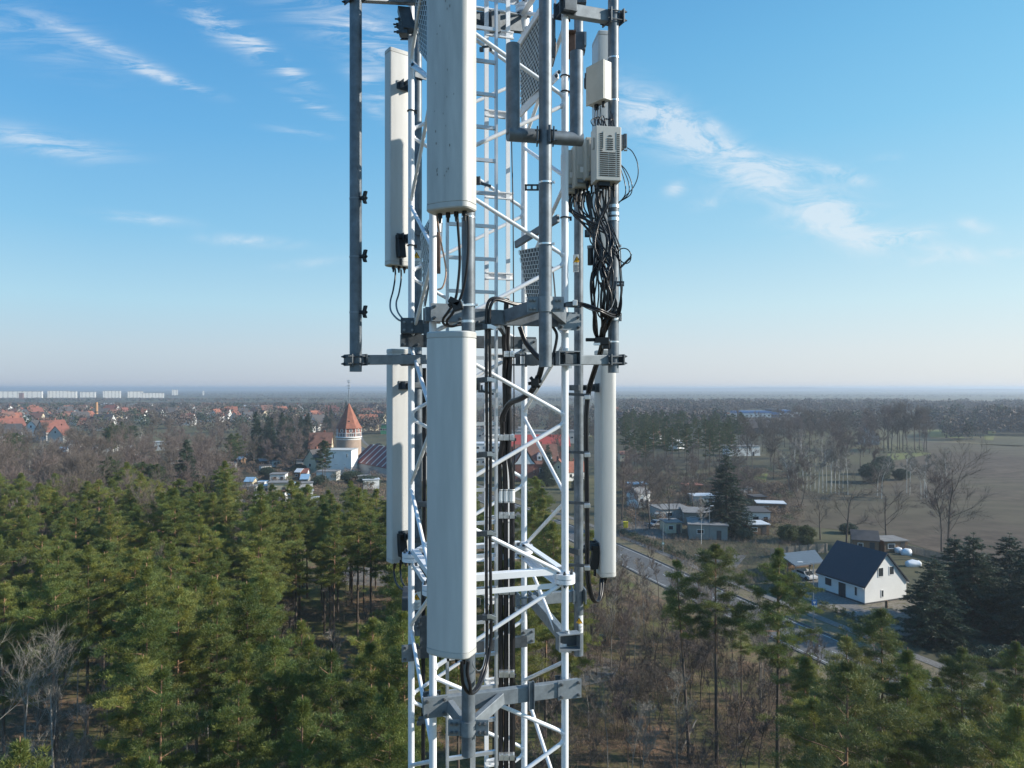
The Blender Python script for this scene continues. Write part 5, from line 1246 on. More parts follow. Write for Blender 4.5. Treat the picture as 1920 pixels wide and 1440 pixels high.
g=G(1243,1037); t=thing('road_sign','small green bus stop sign on the slim lamp post by the road','sign',g+Z*2.2)
mb=MB(); mb.tube(g+V((0,-.10,1.9)),g+V((0,-.13,1.9)),.28,n=20); mb.build('disc','green',t); mb=MB(); mb.tube(g+V((0,-.132,1.9)),g+V((0,-.14,1.9)),.20,n=20); mb.build('centre','wlabel',t)
lamp(1192,1000,7,'lamp post by the garages right of the mast',arm=(-.8,0)); lamp(1330,1012,7,'lamp post in front of the grey green garages',arm=(.8,0))
# bins
g=G(1173,990); t=thing('waste_bin','bright yellow wheeled waste bin at the roadside','bin',g); mb=MB(); mb.extr([g+V((-.5,-.4,.1)),g+V((.5,-.4,.1)),g+V((.5,.4,.1)),g+V((-.5,.4,.1))],(0,0,1.25)); mb.build('body','yel',t,bevel=.05); MB().box(g+V((0,0,1.42)),(1.15,.95,.12)).build('lid','yel',t,bevel=.03)
for s in (-1,1): MB().tube(g+V((.4*s,-.3,.1)),g+V((.4*s,-.22,.1)),.1,n=12).build('wheel','tyre',t)
g=G(1130,1203); t=thing('grit_bin','dark green grit box on the forest floor right of the mast','box',g); MB().box(g+V((0,0,.35)),(.75,.6,.7)).build('body','dkgreen',t,bevel=.03); MB().box(g+V((0,0,.77)),(.85,.7,.1)).build('lid','dkgreen',t,bevel=.03)

# water tower
wx,wy=(654-960)/F*288,288; t=thing('water_tower','round brick water tower with tall orange eight sided roof and aerial','water tower',(wx,wy,0))
mb=MB(); mb.lathe((wx,wy,0),[(5.25,0),(5.2,.6),(5.0,.7),(4.92,12.1)],40); mb.build('wall','plaster',t)
mb=MB(); mb.lathe((wx,wy,0),[(4.9,11.4),(5.0,11.5),(5.0,11.7),(4.9,11.8)],40); mb.lathe((wx,wy,0),[(4.9,12.1),(5.25,12.2),(5.25,12.6),(4.9,12.7)],40); mb.build('cornice','frame',t)
mb=MB(); mb.lathe((wx,wy,0),[(5.05,12.6),(5.05,16.2)],8,False); mb.build('timber_storey','brick',t)
ap=5.05*math.cos(math.pi/8)
for k in range(8):
    a=math.pi/8+k*math.pi/4; n=V((math.cos(a),math.sin(a),0)); s=Z.cross(n); c=V((wx,wy,0))+n*(ap+.03)
    mb=MB()
    for u in (-1.85,-1.1,-.4,.4,1.1,1.85): mb.box(c+s*u+Z*13.35,(.16,.1,1.4),(s,n,Z))
    for u in (-1.85,1.85): mb.box(c+s*u+Z*15.15,(.16,.1,2.1),(s,n,Z))
    mb.box(c+Z*14.15,(3.8,.1,.18),(s,n,Z)); mb.box(c+Z*16.1,(3.8,.1,.18),(s,n,Z)); mb.build('timber_frame','frame',t)
    mb=MB(); pts=[c+s*.62*math.cos(x)+Z*(15.1+.62*math.sin(x)) for x in [math.pi*2*i/20 for i in range(21)]]; mb.path(pts,.10,n=5,caps=False); mb.beam(c-s*.6+Z*15.1,c+s*.6+Z*15.1,.08,.12); w_=mb.build('round_window','frame',t)
    mb=MB(); mb.tube(c+Z*15.1-n*.04,c+Z*15.1+n*.02,.6,n=20); mb.build('pane','glass',w_)
    for u in (-.75,.0,.75):
        mb=MB(); mb.box(c+s*u+Z*13.4+n*.0,(.42,.06,.95),(s,n,Z)); mb.build('window','glass',t)
prof=[(5.55,15.95),(5.2,16.4),(4.2,18.0),(2.75,21.0),(1.25,24.1),(.12,26.1)]
mb=MB(); mb.lathe((wx,wy,0),prof,8,False); mb.lathe((wx,wy,0),[(5.55,15.95),(0.1,15.9)],8,False); rf=mb.build('roof','orangeroof',t)
mb=MB(); a=-math.pi/2+.25; n=V((math.cos(a),math.sin(a),0)); mb.box(V((wx,wy,18.9))+n*3.3,(.9,.8,.35)); mb.box(V((wx-1.0,wy,19.6))+n*3.0,(.3,.3,1.1)); mb.build('roof_hatch','darkroof',rf)
mb=MB(); mb.tube((wx,wy,25.8),(wx,wy,31.5),.16,n=10); mb.tube((wx,wy,31.5),(wx,wy,35.6),.09,n=8); mb.build('aerial_mast','galvp',t)
for z in (32.0,33.2,34.4): MB().box((wx,wy,z),(1.0,.12,.12)).build('aerial_crossbar','dark',t)
for dx,z in ((-.45,35.0),(.55,35.0),(-.5,33.0),(.45,32.9)): MB().box((wx+dx,wy,z),(.28,.25,.8)).build('aerial','frame',t)
# buildings round the tower
t=flat_house('white flat roofed block with a row of tiny square windows below the water tower',11.0,9,9.2,'render_w','darkroof',[('S',-4.6+.7*i,4.0,.3,.3) for i in range(4)]+[('S',-.5,4,.3,.3),('S',.2,4,.3,.3),('S',2.9,4.1,.3,.3),('S',-1.2,7.0,.4,1.5),('S',3.9,7.3,.4,1.3)],name='flat_building',cat='building'); setp(t,(633-960)/F*262,266,-.06); MT['pale']=mat('pale_grey_render',(.50,.50,.47),.85,0,.08,.4); t.children[0].data.materials[0]=MT['pale']
t=flat_house('low annex with flat roof in front of the white flat roofed block',7,5,3.0,'render_w','feltroof',(('S',-1.5,1.6,1.2,1.0),)); setp(t,(616-960)/F*250,250,-.05)
t=gable_house('big old house with brown tiled roof left of the water tower',9,9,7.2,13.2,'render_c','brownroof',[('W',0,5,1,1.3),('W',2,5,1,1.3),('S',-2,5,1.1,1.4),('S',2,5,1.1,1.4)],chim=True); setp(t,(602-960)/F*300,300,.12)
t=gable_house('cream gabled house squeezed below the big brown roof',7,6,4.5,8.6,'render_c','darkroof',[('S',0,3,1,1.2),('W',0,3,1,1.2)]); setp(t,(592-960)/F*272,272,1.2)
t=gable_house('long hall with dark red roof and pale stripes right of the water tower',40,15,4.0,10.0,'render_g',mat('dark_red_sheet',(.17,.040,.036),.6,0,.2,.5),[],chim=False,cat='hall',name='hall')
o=wloc(t)
for i in range(9):
    mb=MB(); x=-17+4.2*i; mb.beam((x,-7.8,4.05),(x,-.1,10.3),.45,.05,up=(0,-1,1)); mb.build('roof_stripe','frame',t)
setp(t,(742-960)/F*262,262,R(-52))
t=flat_house('small white hut at the left end of the dark red hall',5,4,3.0,'render_w','whiteroof',(('S',0,1.6,1,.8),)); setp(t,(695-960)/F*228,228,.3)
t=flat_house('grey shed between the dark hall and the forest',4,3,2.6,'teal','feltroof'); setp(t,(683-960)/F*240,240,.2)
# brick house behind the mast
t=gable_house('red brick house with dark red roof, white gable and two dormers seen through the mast',15,10,6.0,12.0,'brick','brownroof',[('S',-4.5,3.5,1,1.6),('S',-1.5,3.5,1,1.6),('S',1.5,3.5,1,1.6),('S',4.5,3.5,1,1.6)],chim=True)
o=V((0,0,0)); mb=MB(); mb.extr([(-7.6,-6.2,0),(-1.2,-6.2,0),(-1.2,-6.2,6),(-4.4,-6.2,11.2),(-7.6,-6.2,6)],(0,5,0)); mb.build('projecting_wing','brick',t)
mb=MB(); mb.extr([(-8.0,-6.30,5.9),(-0.8,-6.30,5.9),(-1.9,-6.30,7.0),(-3.2,-6.30,9.2),(-4.4,-6.30,11.6),(-5.6,-6.30,9.2),(-6.9,-6.30,7.0)],(0,.08,0)); mb.build('white_gable','frame',t)
mb=MB(); mb.extr([(-8.2,-6.5,5.9),(-4.4,-6.5,11.8),(-4.4,-6.5,12.05),(-8.4,-6.5,6.0)],(0,6,0)); mb.extr([(-4.4,-6.5,11.8),(-.6,-6.5,5.9),(-.4,-6.5,6.0),(-4.4,-6.5,12.05)],(0,6,0)); mb.build('wing_roof','brownroof',t)
for u in (1.0,4.6): mb=MB(); mb.extr([(u-.8,-4.6,7.0),(u+.8,-4.6,7.0),(u+.8,-4.6,8.6),(u,-4.6,9.7),(u-.8,-4.6,8.6)],(0,3.2,0)); d_=mb.build('dormer','frame',t); mb=MB(); mb.box((u,-4.63,7.9),(.7,.06,.9)); mb.build('pane','glass',d_)
setp(t,(1003-960)/F*252,252,.10)
t=gable_house('long building with bright red roof behind the brick house',26,14,6.5,11,'brick',mat('bright_red_roof',(.36,.06,.045),.7,0,.12,.5),[('S',x,4,1.2,1.5) for x in (-9,-5,-1,3,7,11)],chim=False); setp(t,(1012-960)/F*315,320,.05)
t=gable_house('small yellow gabled house between mast leg and spruce',5,6,4.5,7.5,'render_c','orangeroof',[('S',0,3,.8,1.1),('E',0,5.2,.6,.9),('W',0,5.2,.6,.9)]); setp(t,(1048-960)/F*245,245,1.45)
t=gable_house('house with orange roof right of the near right mast leg',9,7,3.2,6.2,'render_w','orangeroof',[('S',-2,1.8,1,1.2),('S',2,1.8,1,1.2)]); setp(t,(1072-960)/F*248,250,.4)
for (px,Y,L_,Wd,h,wl,rf,l) in ((925,430,34,22,8,'render_g','feltroof','grey flat roofed hall behind the feeder cables'),(1015,420,40,20,7,'render_g','feltroof','grey industrial hall behind the right mast braces'),(915,365,22,12,4,'render_w','whiteroof','white low building with pale roof left of the feeders'),(917,520,30,20,9,'render_w','darkroof','white hall with dark roof below the horizon behind the cable pair'),(900,300,18,10,3,'render_g','darkroof','dark roofed shed row beside the lower central antenna'),(1075,480,20,12,7,'render_w','whiteroof','pale block right of the near right leg below the horizon'),(727,500,9,10,6.5,'green','darkroof','bright green hall beside the lower left antenna'),(780,360,22,14,6,'render_w','feltroof','white hall glimpsed between left leg and central antenna')):
    t=flat_house(l,L_,Wd,h,wl,rf,[('S',-L_/2+L_*(i+.5)/6,h*.5,1.6,1.2) for i in range(6)],name='hall',cat='hall'); setp(t,(px-960)/F*Y,Y,.08)
# garden huts left: (px centre, y base, width px, height m, wall, roof, label)
def hut(px,yb,wpx,h,wl,rf,l,gab=False,rz=.1,dep=4.5,name='garden_hut'):
    g=G(px,yb); Lw=wpx*g[1]/F
    t=gable_house(l,Lw,dep,h,h+dep*.28,wl,rf,[('S',-Lw*.2,h*.55,.9,.8)],chim=False,name=name,cat='hut',ov=.25,th=.12,door=('S',Lw*.25,.9,1.95)) if gab else flat_house(l,Lw,dep,h,wl,rf,[('S',-Lw*.2,h*.55,min(1.4,Lw*.3),.9)],name=name,cat='hut',door=Lw*.28)
    return setp(t,g[0],g[1]+dep/2,rz,1,'garden huts and garages')
for a in ((481,861,30,3.2,'render_c','redroof','cream garden hut with red roof left of the evergreen clump',True,.3),(512,846,18,2.8,'render_w','whiteroof','white hut at the foot of the evergreen clump'),(549,851,22,2.8,'render_w','whiteroof','white roofed hut right of the evergreen clump foot'),
 (520,926,38,3.3,'render_c','feltroof','two part cream garden hut above the forest edge'),(519,905,28,2.8,'render_w','feltroof','pale hut behind the two part cream hut'),(563,938,36,2.6,'render_w','whiteroof','long pale hut beside the pine crown',False,.35),(569,912,14,2.4,'teal','bluish','small teal hut behind the long pale hut',True),
 (566,899,16,2.3,'render_w','redroof','little hut with red umbrella shaped roof',True),(457,1002,30,2.6,'render_w','orangeroof','white hut with orange flat roof at the forest edge'),(538,967,20,2.3,'render_w','bluish','hut with pale blue roof between pine crowns'),(446,945,14,2.6,'wood','orangeroof','small wooden playhouse beside the lawn',True),(462,928,32,2.4,'render_g','feltroof','low grey shed row above the playhouse'),
 (500,925,16,2.2,'render_g','whiteroof','small grey shed left of the cream hut'),(308,845,40,4.5,'render_w','whiteroof','white flat house left of the tall spruce'),(150,858,22,3,'render_g','whiteroof','pale hut among bare trees at left'),(172,852,14,3,'render_g','whiteroof','second pale hut among bare trees at left'),(210,846,12,3,'render_w','whiteroof','tiny white hut behind the pine at left'),(568,880,26,3.5,'render_g','darkroof','dark roofed shed below the brown roofed house'),
 # right side
 (1196,926,34,2.9,'teal','bluish','shed with pale blue roof behind the first big bare tree'),(1200,952,28,3.8,'render_w','feltroof','white walled garage left of the garages on the right',True,.5,5),(1301,925,32,2.4,'wood','orangeroof','open shed with orange roof'),(1262,975,60,2.6,'render_g','feltroof','long grey garage between the two big bare trees',False,.2,7),(1262,1000,30,2.3,'render_c','feltroof','cream garden wall hut at the driveway'),
 (1315,985,54,2.8,'teal','feltroof','grey green garage in front of the conical spruce',False,-.15,8),(1335,1012,70,3.0,'teal','feltroof','big grey green garage under the conical spruce',False,-.2,8),(1320,948,40,2.6,'render_g','whiteroof','pale roofed garage behind the grey green ones'),(1366,945,28,2.5,'render_c','feltroof','cream garage behind the conical spruce'),(1428,985,38,3.0,'render_w','darkroof','white wall house with dark roof right of the conical spruce',False,-.1,8),
 (1420,1003,42,2.2,'wood','whiteroof','dark open shed right of the conical spruce base'),(1450,963,50,2.5,'wood','whiteroof','long shed with white sheet roof at the field edge',False,-.2),(1395,930,30,2.3,'render_g','darkroof','dark roofed shed at the edge of the ploughed field'),(1425,948,24,2.3,'wood','darkroof','small dark shed at the edge of the ploughed field'),
 (1632,1035,44,2.3,'wood','darkroof','brown shed with dark pitched roof behind the white house',True,-.35,5),(1678,1035,46,2.1,'wood','feltroof','long low shed behind the white house beside the field'),(1170,865,16,3,'render_c','brownroof','small house left of the pine wood on the right',True),(1183,822,10,3.2,'render_g','feltroof','grey hut at the left of the pine wood'),(1395,855,60,4.5,'render_w','feltroof','white low house glimpsed through the bare trees',False,.1,8)):
    hut(*a[:7],*(a[7:] if len(a)>7 else ()))
rh=random.Random(21)
for i in range(34):
    px=rh.uniform(425,610) if i<22 else rh.uniform(60,420); py=rh.uniform(862,955) if i<22 else rh.uniform(838,872)
    w_=rh.uniform(9,20); hut(px,py,w_,rh.uniform(2.2,2.9),rh.choice(('render_w','render_c','render_g','wood','render_w')),rh.choice(('feltroof','whiteroof','redroof','darkroof','feltroof','bluish')),'small allotment hut among the bare shrubs between forest and town',rh.random()<.4,rh.uniform(-.5,.9),rh.uniform(2.5,4))
# suburb on the left: many small gabled houses, six kinds copied
kinds=[('render_w','redroof','white gabled house with red roof in the distant suburb'),('render_w','darkroof','white gabled house with dark roof in the distant suburb'),('render_c','orangeroof','cream house with orange roof in the distant suburb'),('render_w','orangeroof','white house with orange roof in the distant suburb'),('render_c','brownroof','cream house with brown roof in the distant suburb'),('render_g','redroof','grey house with red roof in the distant suburb')]
hp=[]
for i,(wl,rf,l) in enumerate(kinds): hp.append((gable_house(l,11,9,4.5,9.5,wl,rf,[('S',-2.5,2.4,1.3,1.3),('S',2.5,2.4,1.3,1.3),('W',0,6.2,1.1,1.3),('E',0,6.2,1.1,1.3),('W',2,2.4,1.1,1.3),('E',2,2.4,1.1,1.3)]),l))
spots=[(15,771),(75,785),(92,783),(18,800),(90,800),(20,812),(5,782),(40,776),(110,778),(122,776),(143,780),(100,792),(172,778),(190,782),(218,780),(232,778),(278,778),(345,777),(30,768),(135,770),(60,768),(70,812),(90,815),(98,818),(68,790),(50,795),(150,790),(352,790),(2,768),(210,772),(250,772),(390,770),(455,775),(478,776),(528,775),(548,775),(602,774),(608,786),(585,797),(597,800),(700,768),(712,790),(60,774),(85,773),(118,790),(165,788),(180,771),(155,766),(330,780),(375,784),(420,778),(500,770),(1152,772),(1187,775),(1245,772),(1160,785),(8,792),(45,783),(130,783),(620,770),(560,768),(572,806),(30,790),(24,778),(64,780),(98,770),(128,768),(205,786),(262,782),(295,776),(310,774),(365,772),(405,784),(432,776),(443,783),(465,783),(488,784),(512,781),(535,784),(590,784),(625,776),(640,785),(688,778),(705,782),(720,775),(15,825),(115,822),(165,800),(195,800),(610,796),(640,800),(690,800),(575,790)]
r6=random.Random(9)
for i,(px,py) in enumerate(spots):
    g=G(px,py+7); taken.append((g[0],g[1])); k=r6.choice((0,1,1,2,3,3,4,5)) if i>5 else i
    p,l=hp[k]; rz=r6.choice((0,1.57,.5,-.5,1.1,2.0)); sc=r6.uniform(.95,1.3)
    if p.name not in used: used.add(p.name); setp(p,g[0],g[1],rz,sc,l+'s' if 0 else 'houses of the distant suburb')
    else: dup(p,(g[0],g[1],0),rz,sc,l,'houses of the distant suburb')
# brick chimney
g=G(181,805); t=thing('factory_chimney','tall slim tan brick factory chimney among the suburb houses','chimney',(g[0],g[1],0)); h_=32.3-(754-727)*g[1]/F
mb=MB(); mb.tube((g[0],g[1],0),(g[0],g[1],h_),1.5,.95,n=20); mb.build('shaft',mat('tan_brick',(.42,.24,.13),.85,0,.12,.3),t); MB().tube((g[0],g[1],h_*.62),(g[0],g[1],h_*.66),1.35,1.33,n=20).build('steel_band','darkroof',t)
# apartment blocks near the horizon
def block(px0,px1,yt,Y,label,dep=16,rz=0,m='panel',fl=6):
    x0=(px0-960)/F*Y; x1=(px1-960)/F*Y; h=H-(yt-727)/F*Y; t=thing('apartment_block',label,'apartment block',((x0+x1)/2,Y,0),'apartment blocks near the horizon')
    MB().box(((x0+x1)/2,Y+dep/2,h/2),(x1-x0,dep,h)).build('wall',m,t); MB().box(((x0+x1)/2,Y+dep/2,h+.4),(x1-x0+.6,dep+.6,.8)).build('roof','feltroof',t)
    nx=max(2,min(16,int((x1-x0)/9)))
    for j in range(fl):
        mb=MB()
        for i in range(nx): mb.box((x0+(x1-x0)*(i+.5)/nx,Y-.03,h*(j+.55)/fl),((x1-x0)/nx*.30,.1,h/fl*.34))
        mb.build('window_row','glass',t)
    t.rotation_euler=(0,0,.42)
for a in ((-60,62,734,2250,'long pale apartment block at the left end of the horizon'),(68,78,734,2250,'narrow pale tower block next to the long block'),(92,125,733,2300,'pale apartment block with a penthouse near the horizon'),(125,142,734,2200,'bright square apartment block near the horizon'),(152,177,735,2350,'stepped pale block with a shaded end near the horizon'),(195,224,733,2250,'wide bright apartment block standing alone near the horizon'),(241,266,734,2300,'grey slab block near the horizon'),(266,305,737,2250,'low long bright block at the right end of the row'),(36,42,737,2050,'small brown tower in front of the long block'),(323,333,731,3000,'pale distant block beyond the row'),(380,383,733,3000,'slim white tower far right of the row')):
    block(*a,m='brownroof' if 'brown' in a[4] else 'panel')
for (px,yt,yb,w_,m1,m2,l) in ((395,756,763,38,'render_c','orangeroof','long building with orange roof right of the suburb'),(470,760,766,44,'render_w','whiteroof','long white shed near the far woods'),(40,755,761,30,'render_w','orangeroof','long orange roofed hall behind the suburb'),(160,760,765,34,'render_w','whiteroof','long pale hall behind the brick chimney'),(200,756,764,22,'render_w','whiteroof','white hall right of the brick chimney'),(260,757,763,40,'render_w','whiteroof','distant row of white warehouses'),(340,757,762,30,'render_w','whiteroof','second row of distant white warehouses'),(618,787,793,36,'render_w','whiteroof','white warehouse left of the water tower roof')):
    g=G((px),yb); L_=w_*g[1]/F; h=(yb-yt)*g[1]/F; t=gable_house(l,L_,18,h*.6,h,m1,m2,[('S',-L_/2+L_*(i+.5)/5,h*.3,3,1.5) for i in range(5)],chim=False,name='hall',cat='hall'); setp(t,g[0],g[1]+9,.03)
# blue works on the right
g=G(1425,782); Y=g[1]
for (p0,p1,h,m1,m2,l) in ((1375,1440,6.5,'render_w','blue','long white hall with blue roof on the right horizon'),(1441,1454,8.5,'blue','darkroof','blue square block at the end of the blue roofed hall'),(1456,1476,7.5,'render_w','blue','white and blue hall right of the blue block'),(1344,1362,5,'render_w','orangeroof','pale hall left of the blue roofed one'),(1484,1505,4.5,'render_w','whiteroof','white shed right of the blue works')):
    x0=(p0-960)/F*Y; x1=(p1-960)/F*Y; t=flat_house(l,x1-x0,20,h*.7,m1,m2,[('S',-(x1-x0)/2+(x1-x0)*(i+.5)/8,h*.3,2,1.2) for i in range(8)],name='hall',cat='hall',th=h*.35); setp(t,(x0+x1)/2,Y,0)
t=gable_house('dark roofed barn among bare trees on the right',28,16,4,9,'darkroof',mat('barn_roof',(.055,.045,.045),.9,0,.2,.3),[('S',-8,2,2,1.2),('S',8,2,2,1.2)],chim=False,name='barn',cat='barn'); g=G(1415,812); setp(t,g[0],g[1],0)
t=gable_house('pale gabled farmhouse half hidden by tall bare trees',14,10,5,9.5,'render_g','darkroof',[('S',-3,3,1.2,1.4),('S',3,3,1.2,1.4)]); g=G(1628,832); setp(t,g[0],g[1],1.2)
for px,py,l in ((1746,787,'white farm building in the far gap on the right'),(1862,794,'white house beyond the field near the right edge'),(1630,768,'tiny red roofed house above the tall bare trees'),(1850,790,'second white house beyond the field near the right edge'),(1268,838,'white gabled house inside the pine wood'),(1230,820,'red roofed house inside the pine wood')):
    g=G(px,py+4); t=gable_house(l,13,9,5,9.5,'render_w','redroof' if 'red' in l else 'whiteroof',[('S',-3,3,1.2,1.4),('S',3,3,1.2,1.4)]); setp(t,g[0],g[1],.9,.6 if 'pine wood' in l else 1)
# yard clutter behind the white house
for px,py,w,h,l in ((1712,1062,3.0,1.3,'large white wrapped bale beside the dark spruces'),(1699,1040,2.2,1.2,'white bag heap behind the white house'),(1684,1036,1.4,1.2,'crumpled white tarpaulin by the long low shed')):
    g=G(px,py); t=thing('wrapped_bale',l,'bale',g,'white wrapped bales in the yard'); rr=random.Random(px); mb=MB(); prof=[(.02,-w/2),(h*.4,-w/2*.98),(h*.5,-w/2*.8),(h*.52,0),(h*.5,w/2*.8),(h*.38,w/2),(.02,w/2*1.02)]
    n=16; vs=[]; w*=.8; h*=.8; prof=[(r_*(.7+.5*rr.random()),x*.8) for r_,x in prof]
    for r_,x in prof: vs+=[g+V((x,r_*math.cos(a)*(1+.45*rr.random()),h*.4+r_*math.sin(a)*(1+.5*rr.random()))) for a in [2*math.pi*k/n for k in range(n)]]
    mb.add(vs,[(i*n+k,i*n+(k+1)%n,(i+1)*n+(k+1)%n,(i+1)*n+k) for i in range(len(prof)-1) for k in range(n)],True); mb.build('wrapping','tarp',t)
t=thing('cable_drum','dark round post stump in front of the white house gable','stump',G(1662,1140)); g=G(1662,1140); MB().tube(g,g+Z*1.1,.2,n=12).build('post','wood',t)
for i,(px,py) in enumerate(((1639,1164),(1668,1162),(1604,1155),(1682,1170))):
    g=G(px,py); t=thing('garden_stump',('dark stump left of the others in the garden soil','dark stump below the gable of the white house','pale boulder beside the hedge','small stump near the spruces in the garden soil')[i],'stump',g,'stumps in the garden'); mb=MB(); mb.tube(g,g+V((.05,0,.6)),.28,.22,n=9); mb.tube(g+Z*.3,g+V((.45,-.1,.55)),.06,n=6); mb.build('body','wood' if i!=2 else 'render_g',t)
def fence(pts,h,label,m='woodl',step=2.0,name='fence'):
    t=thing(name,label,'fence',(pts[0][0],pts[0][1],0)); 
    for a,b in zip(pts[:-1],pts[1:]):
        a=V((a[0],a[1],0)); b=V((b[0],b[1],0)); L_=(b-a).length; d=(b-a).normalized(); f=Z.cross(d); mb=MB(); n=int(L_/.16)
        for i in range(n): mb.box(a+d*(i+.5)*L_/n+Z*(h/2)+f*.03,(.13,.02,h*(.97+.03*math.sin(i*5))),(d,f,Z))
        for z in (.3,h-.25): mb.beam(a+Z*z,b+Z*z,.05,.07)
        mb.build('boards',m,t)
        for i in range(int(L_/step)+1): MB().box(a+d*min(L_,i*step)+Z*(h/2)-f*.05,(.1,.1,h+.1),(d,f,Z)).build('post',m,t)
fence(Gp((1445,1046),(1500,1040),(1552,1036)),1.8,'weathered board fence behind the carport'); fence(Gp((1700,1035),(1740,1045),(1790,1058)),1.4,'low board fence between yard and ploughed field')
def hedge(pts,w,h,label,m='hedge',name='hedge',dn=1.0,seed=1):
    rg=np.random.default_rng(seed); t=thing(name,label,'hedge',(pts[0][0],pts[0][1],0)); C=[]
    for a,b in zip(pts[:-1],pts[1:]):
        a=np.array(a[:2]);b=np.array(b[:2]); L_=np.linalg.norm(b-a); n=int(L_*w*h*9*dn)+4; u=rg.random(n); q=a+(b-a)*u[:,None]; d=(b-a)/L_; nn=np.array([-d[1],d[0]])
        q=q+nn*((rg.random(n)-.5)*w)[:,None]; C.append(np.c_[q,rg.random(n)*h*(.85+.2*np.sin(u*L_*1.3))])
    C=np.vstack(C); C-=np.array([pts[0][0],pts[0][1],0]); tn=(.7+.6*rg.random((len(C),1)))*np.array([[1,1,.9]]); vs,tt=tufts(rg,C,tn,26,.22,.2,.16,.04,up=.3); npmesh('foliage',vs,3,tt,m,t)
    mb=MB(); [mb.tube((q[0],q[1],0),(q[0],q[1],h*.6),.03,n=4) for q in [V((p[0],p[1],0)) for p in pts]]; mb.build('stems','bark',t)
hedge(Gp((1532,1136),(1570,1148),(1610,1164),(1662,1186)),1.0,.9,'low green clipped hedge between side path and white house garden')
hedge(Gp((1163,1001),(1200,1015),(1250,1033),(1306,1056)),1.1,1.3,'dark low hedge running along the far side of the main road','spruce',seed=3)
hedge(Gp((1655,850),(1700,850),(1735,850)),4,4,'dark hedge under the tall bare trees by the meadow','spruce',dn=.12,seed=4)
def bush(px,py,r,h,label,m='hedge',group='garden bushes'):
    g=G(px,py); rg=np.random.default_rng(int(px)); n=int(60*r*h); d=rg.normal(size=(n,3)); d/=np.linalg.norm(d,axis=1,keepdims=True); C=d*(rg.random((n,1))**.4)*np.array([r,r,h/2])+np.array([0,0,h/2]); t=thing('bush',label,'bush',g,group)
    vs,tt=tufts(rg,C,(.7+.6*rg.random((n,1)))*np.ones((1,3)),30,.28,.22,.2,.045,up=.3); npmesh('foliage',vs,3,tt,m,t); MB().tube(g,g+Z*h*.5,.08,n=6).build('stem','bark',t)
for a in ((1478,1016,2.3,3.6,'round olive bush right of the garages'),(1510,1012,2.2,3.0,'second olive bush left of the carport fence'),(1512,1020,1.4,1.6,'low dark bush in front of the olive bushes'),(1860,1250,1.8,2.2,'dark round bush at the foot of the spruces at the right edge','spruce'),(1905,1245,1.8,2.0,'dark bush at the right edge below the spruces','spruce'),(1395,1012,2.0,2.4,'dark bush at the foot of the conical spruce','spruce'),(1590,1000,2,2.2,'dark shrub under the bare tree behind the white house','spruce'),(1690,900,3,4,'dark bush at the near corner of the ploughed field','spruce'),(1640,905,5,7,'dark evergreen thicket left of the ploughed field','spruce'),(1655,890,4,7,'second dark evergreen thicket left of the ploughed field','spruce'),(600,915,3,4,'dark shrub left of the white flat roofed block','spruce'),(660,905,4,4,'dark shrubs in front of the water tower','spruce'),(690,915,4,4,'dark shrubs in front of the dark red hall','spruce'),(500,900,3,4.5,'dark bush beside the cream garden hut','spruce'),(560,890,3,4,'dark bush below the brown roofed house','spruce')): bush(*a)

# ---- bare trees
BG2='bare deciduous trees'
for k,px,yb,sc,l in ((5,1218,992,1.05,'big bare tree with dark trunk at the garages, left of two'),(4,1254,996,.85,'big bare tree with forked dark trunk at the garages, right of two'),(5,1587,1018,.95,'bare tree behind the roof ridge of the white house'),(4,1661,1018,.85,'large bare tree right of the white house roof at the field'),(4,1779,1050,1.2,'largest spreading bare tree standing before the ploughed field'),(2,1765,1046,.85,'slim bare tree touching the largest spreading one'),(5,1538,1012,.75,'bare tree left of the white house roof'),(0,1166,975,.95,'bare tree beside the right antenna edge'),(3,1500,950,1.0,'bare tree on the near edge of the ploughed field'),(1,1300,965,.8,'bare tree behind the grey green garages'),(3,62,1662,1.35,'pale bare tree with spreading crown in the lower left corner')):
    g=G(px,yb); taken.append((g[0],g[1])); put((bares+wide)[k] if px>100 else bare_parts(70,18,5.0,'barkl','twigl','bare_tree',.30,.13,7,.42,.8,.008,multi=3),g[0],g[1],rng.random()*6,sc if px>100 else .80,l,BG2)
for i in range(13):
    px=(1655+7*i+rng.uniform(-4,4)) ; g=G(px,845+rng.uniform(-3,3)); taken.append((g[0],g[1])); put(bares[(2,0,2,1)[i%4]],g[0],g[1],rng.random()*6,rng.uniform(1.1,1.35),'tall bare tree in the row standing before the far end of the field','row of tall bare trees by the field')
n_b=24
def ok_b(p):
    px,py=pxof(*p)
    if 430<px<600 and p[1]<265: return False
    if 575<px<730 and p[1]<300: return False
    return not any((p[0]-x)**2+(p[1]-y)**2<36 for x,y in _rc)
for (p0,p1,Y0,Y1,n,md,l) in ((-60,430,132,240,62,6.5,'grey brown bare tree in the wood behind the pine forest at left'),(-60,640,240,480,95,9,'bare tree of the distant wood between the forest and the suburb'),(430,600,265,300,6,7,'bare tree among the garden huts left of the water tower'),(690,1160,200,520,22,13,'bare tree behind the mast between the town buildings'),(1160,1400,175,255,24,7,'bare tree in the wood between garages and pine wood'),(1385,1640,245,480,56,8.5,'bare tree of the brown wood left of the tall tree row')):
    for p in scatter(rng,n,md,wedge(p0,p1,Y0,Y1),ok_b,taken):
        put(bares[rng.randrange(4)],p[0],p[1],rng.random()*6,rng.uniform(.8,1.15)*(.62 if p0==1160 else .78 if Y0==240 else 1),l,l.replace('tree','trees')+' group'); n_b+=1
print('bare',n_b)
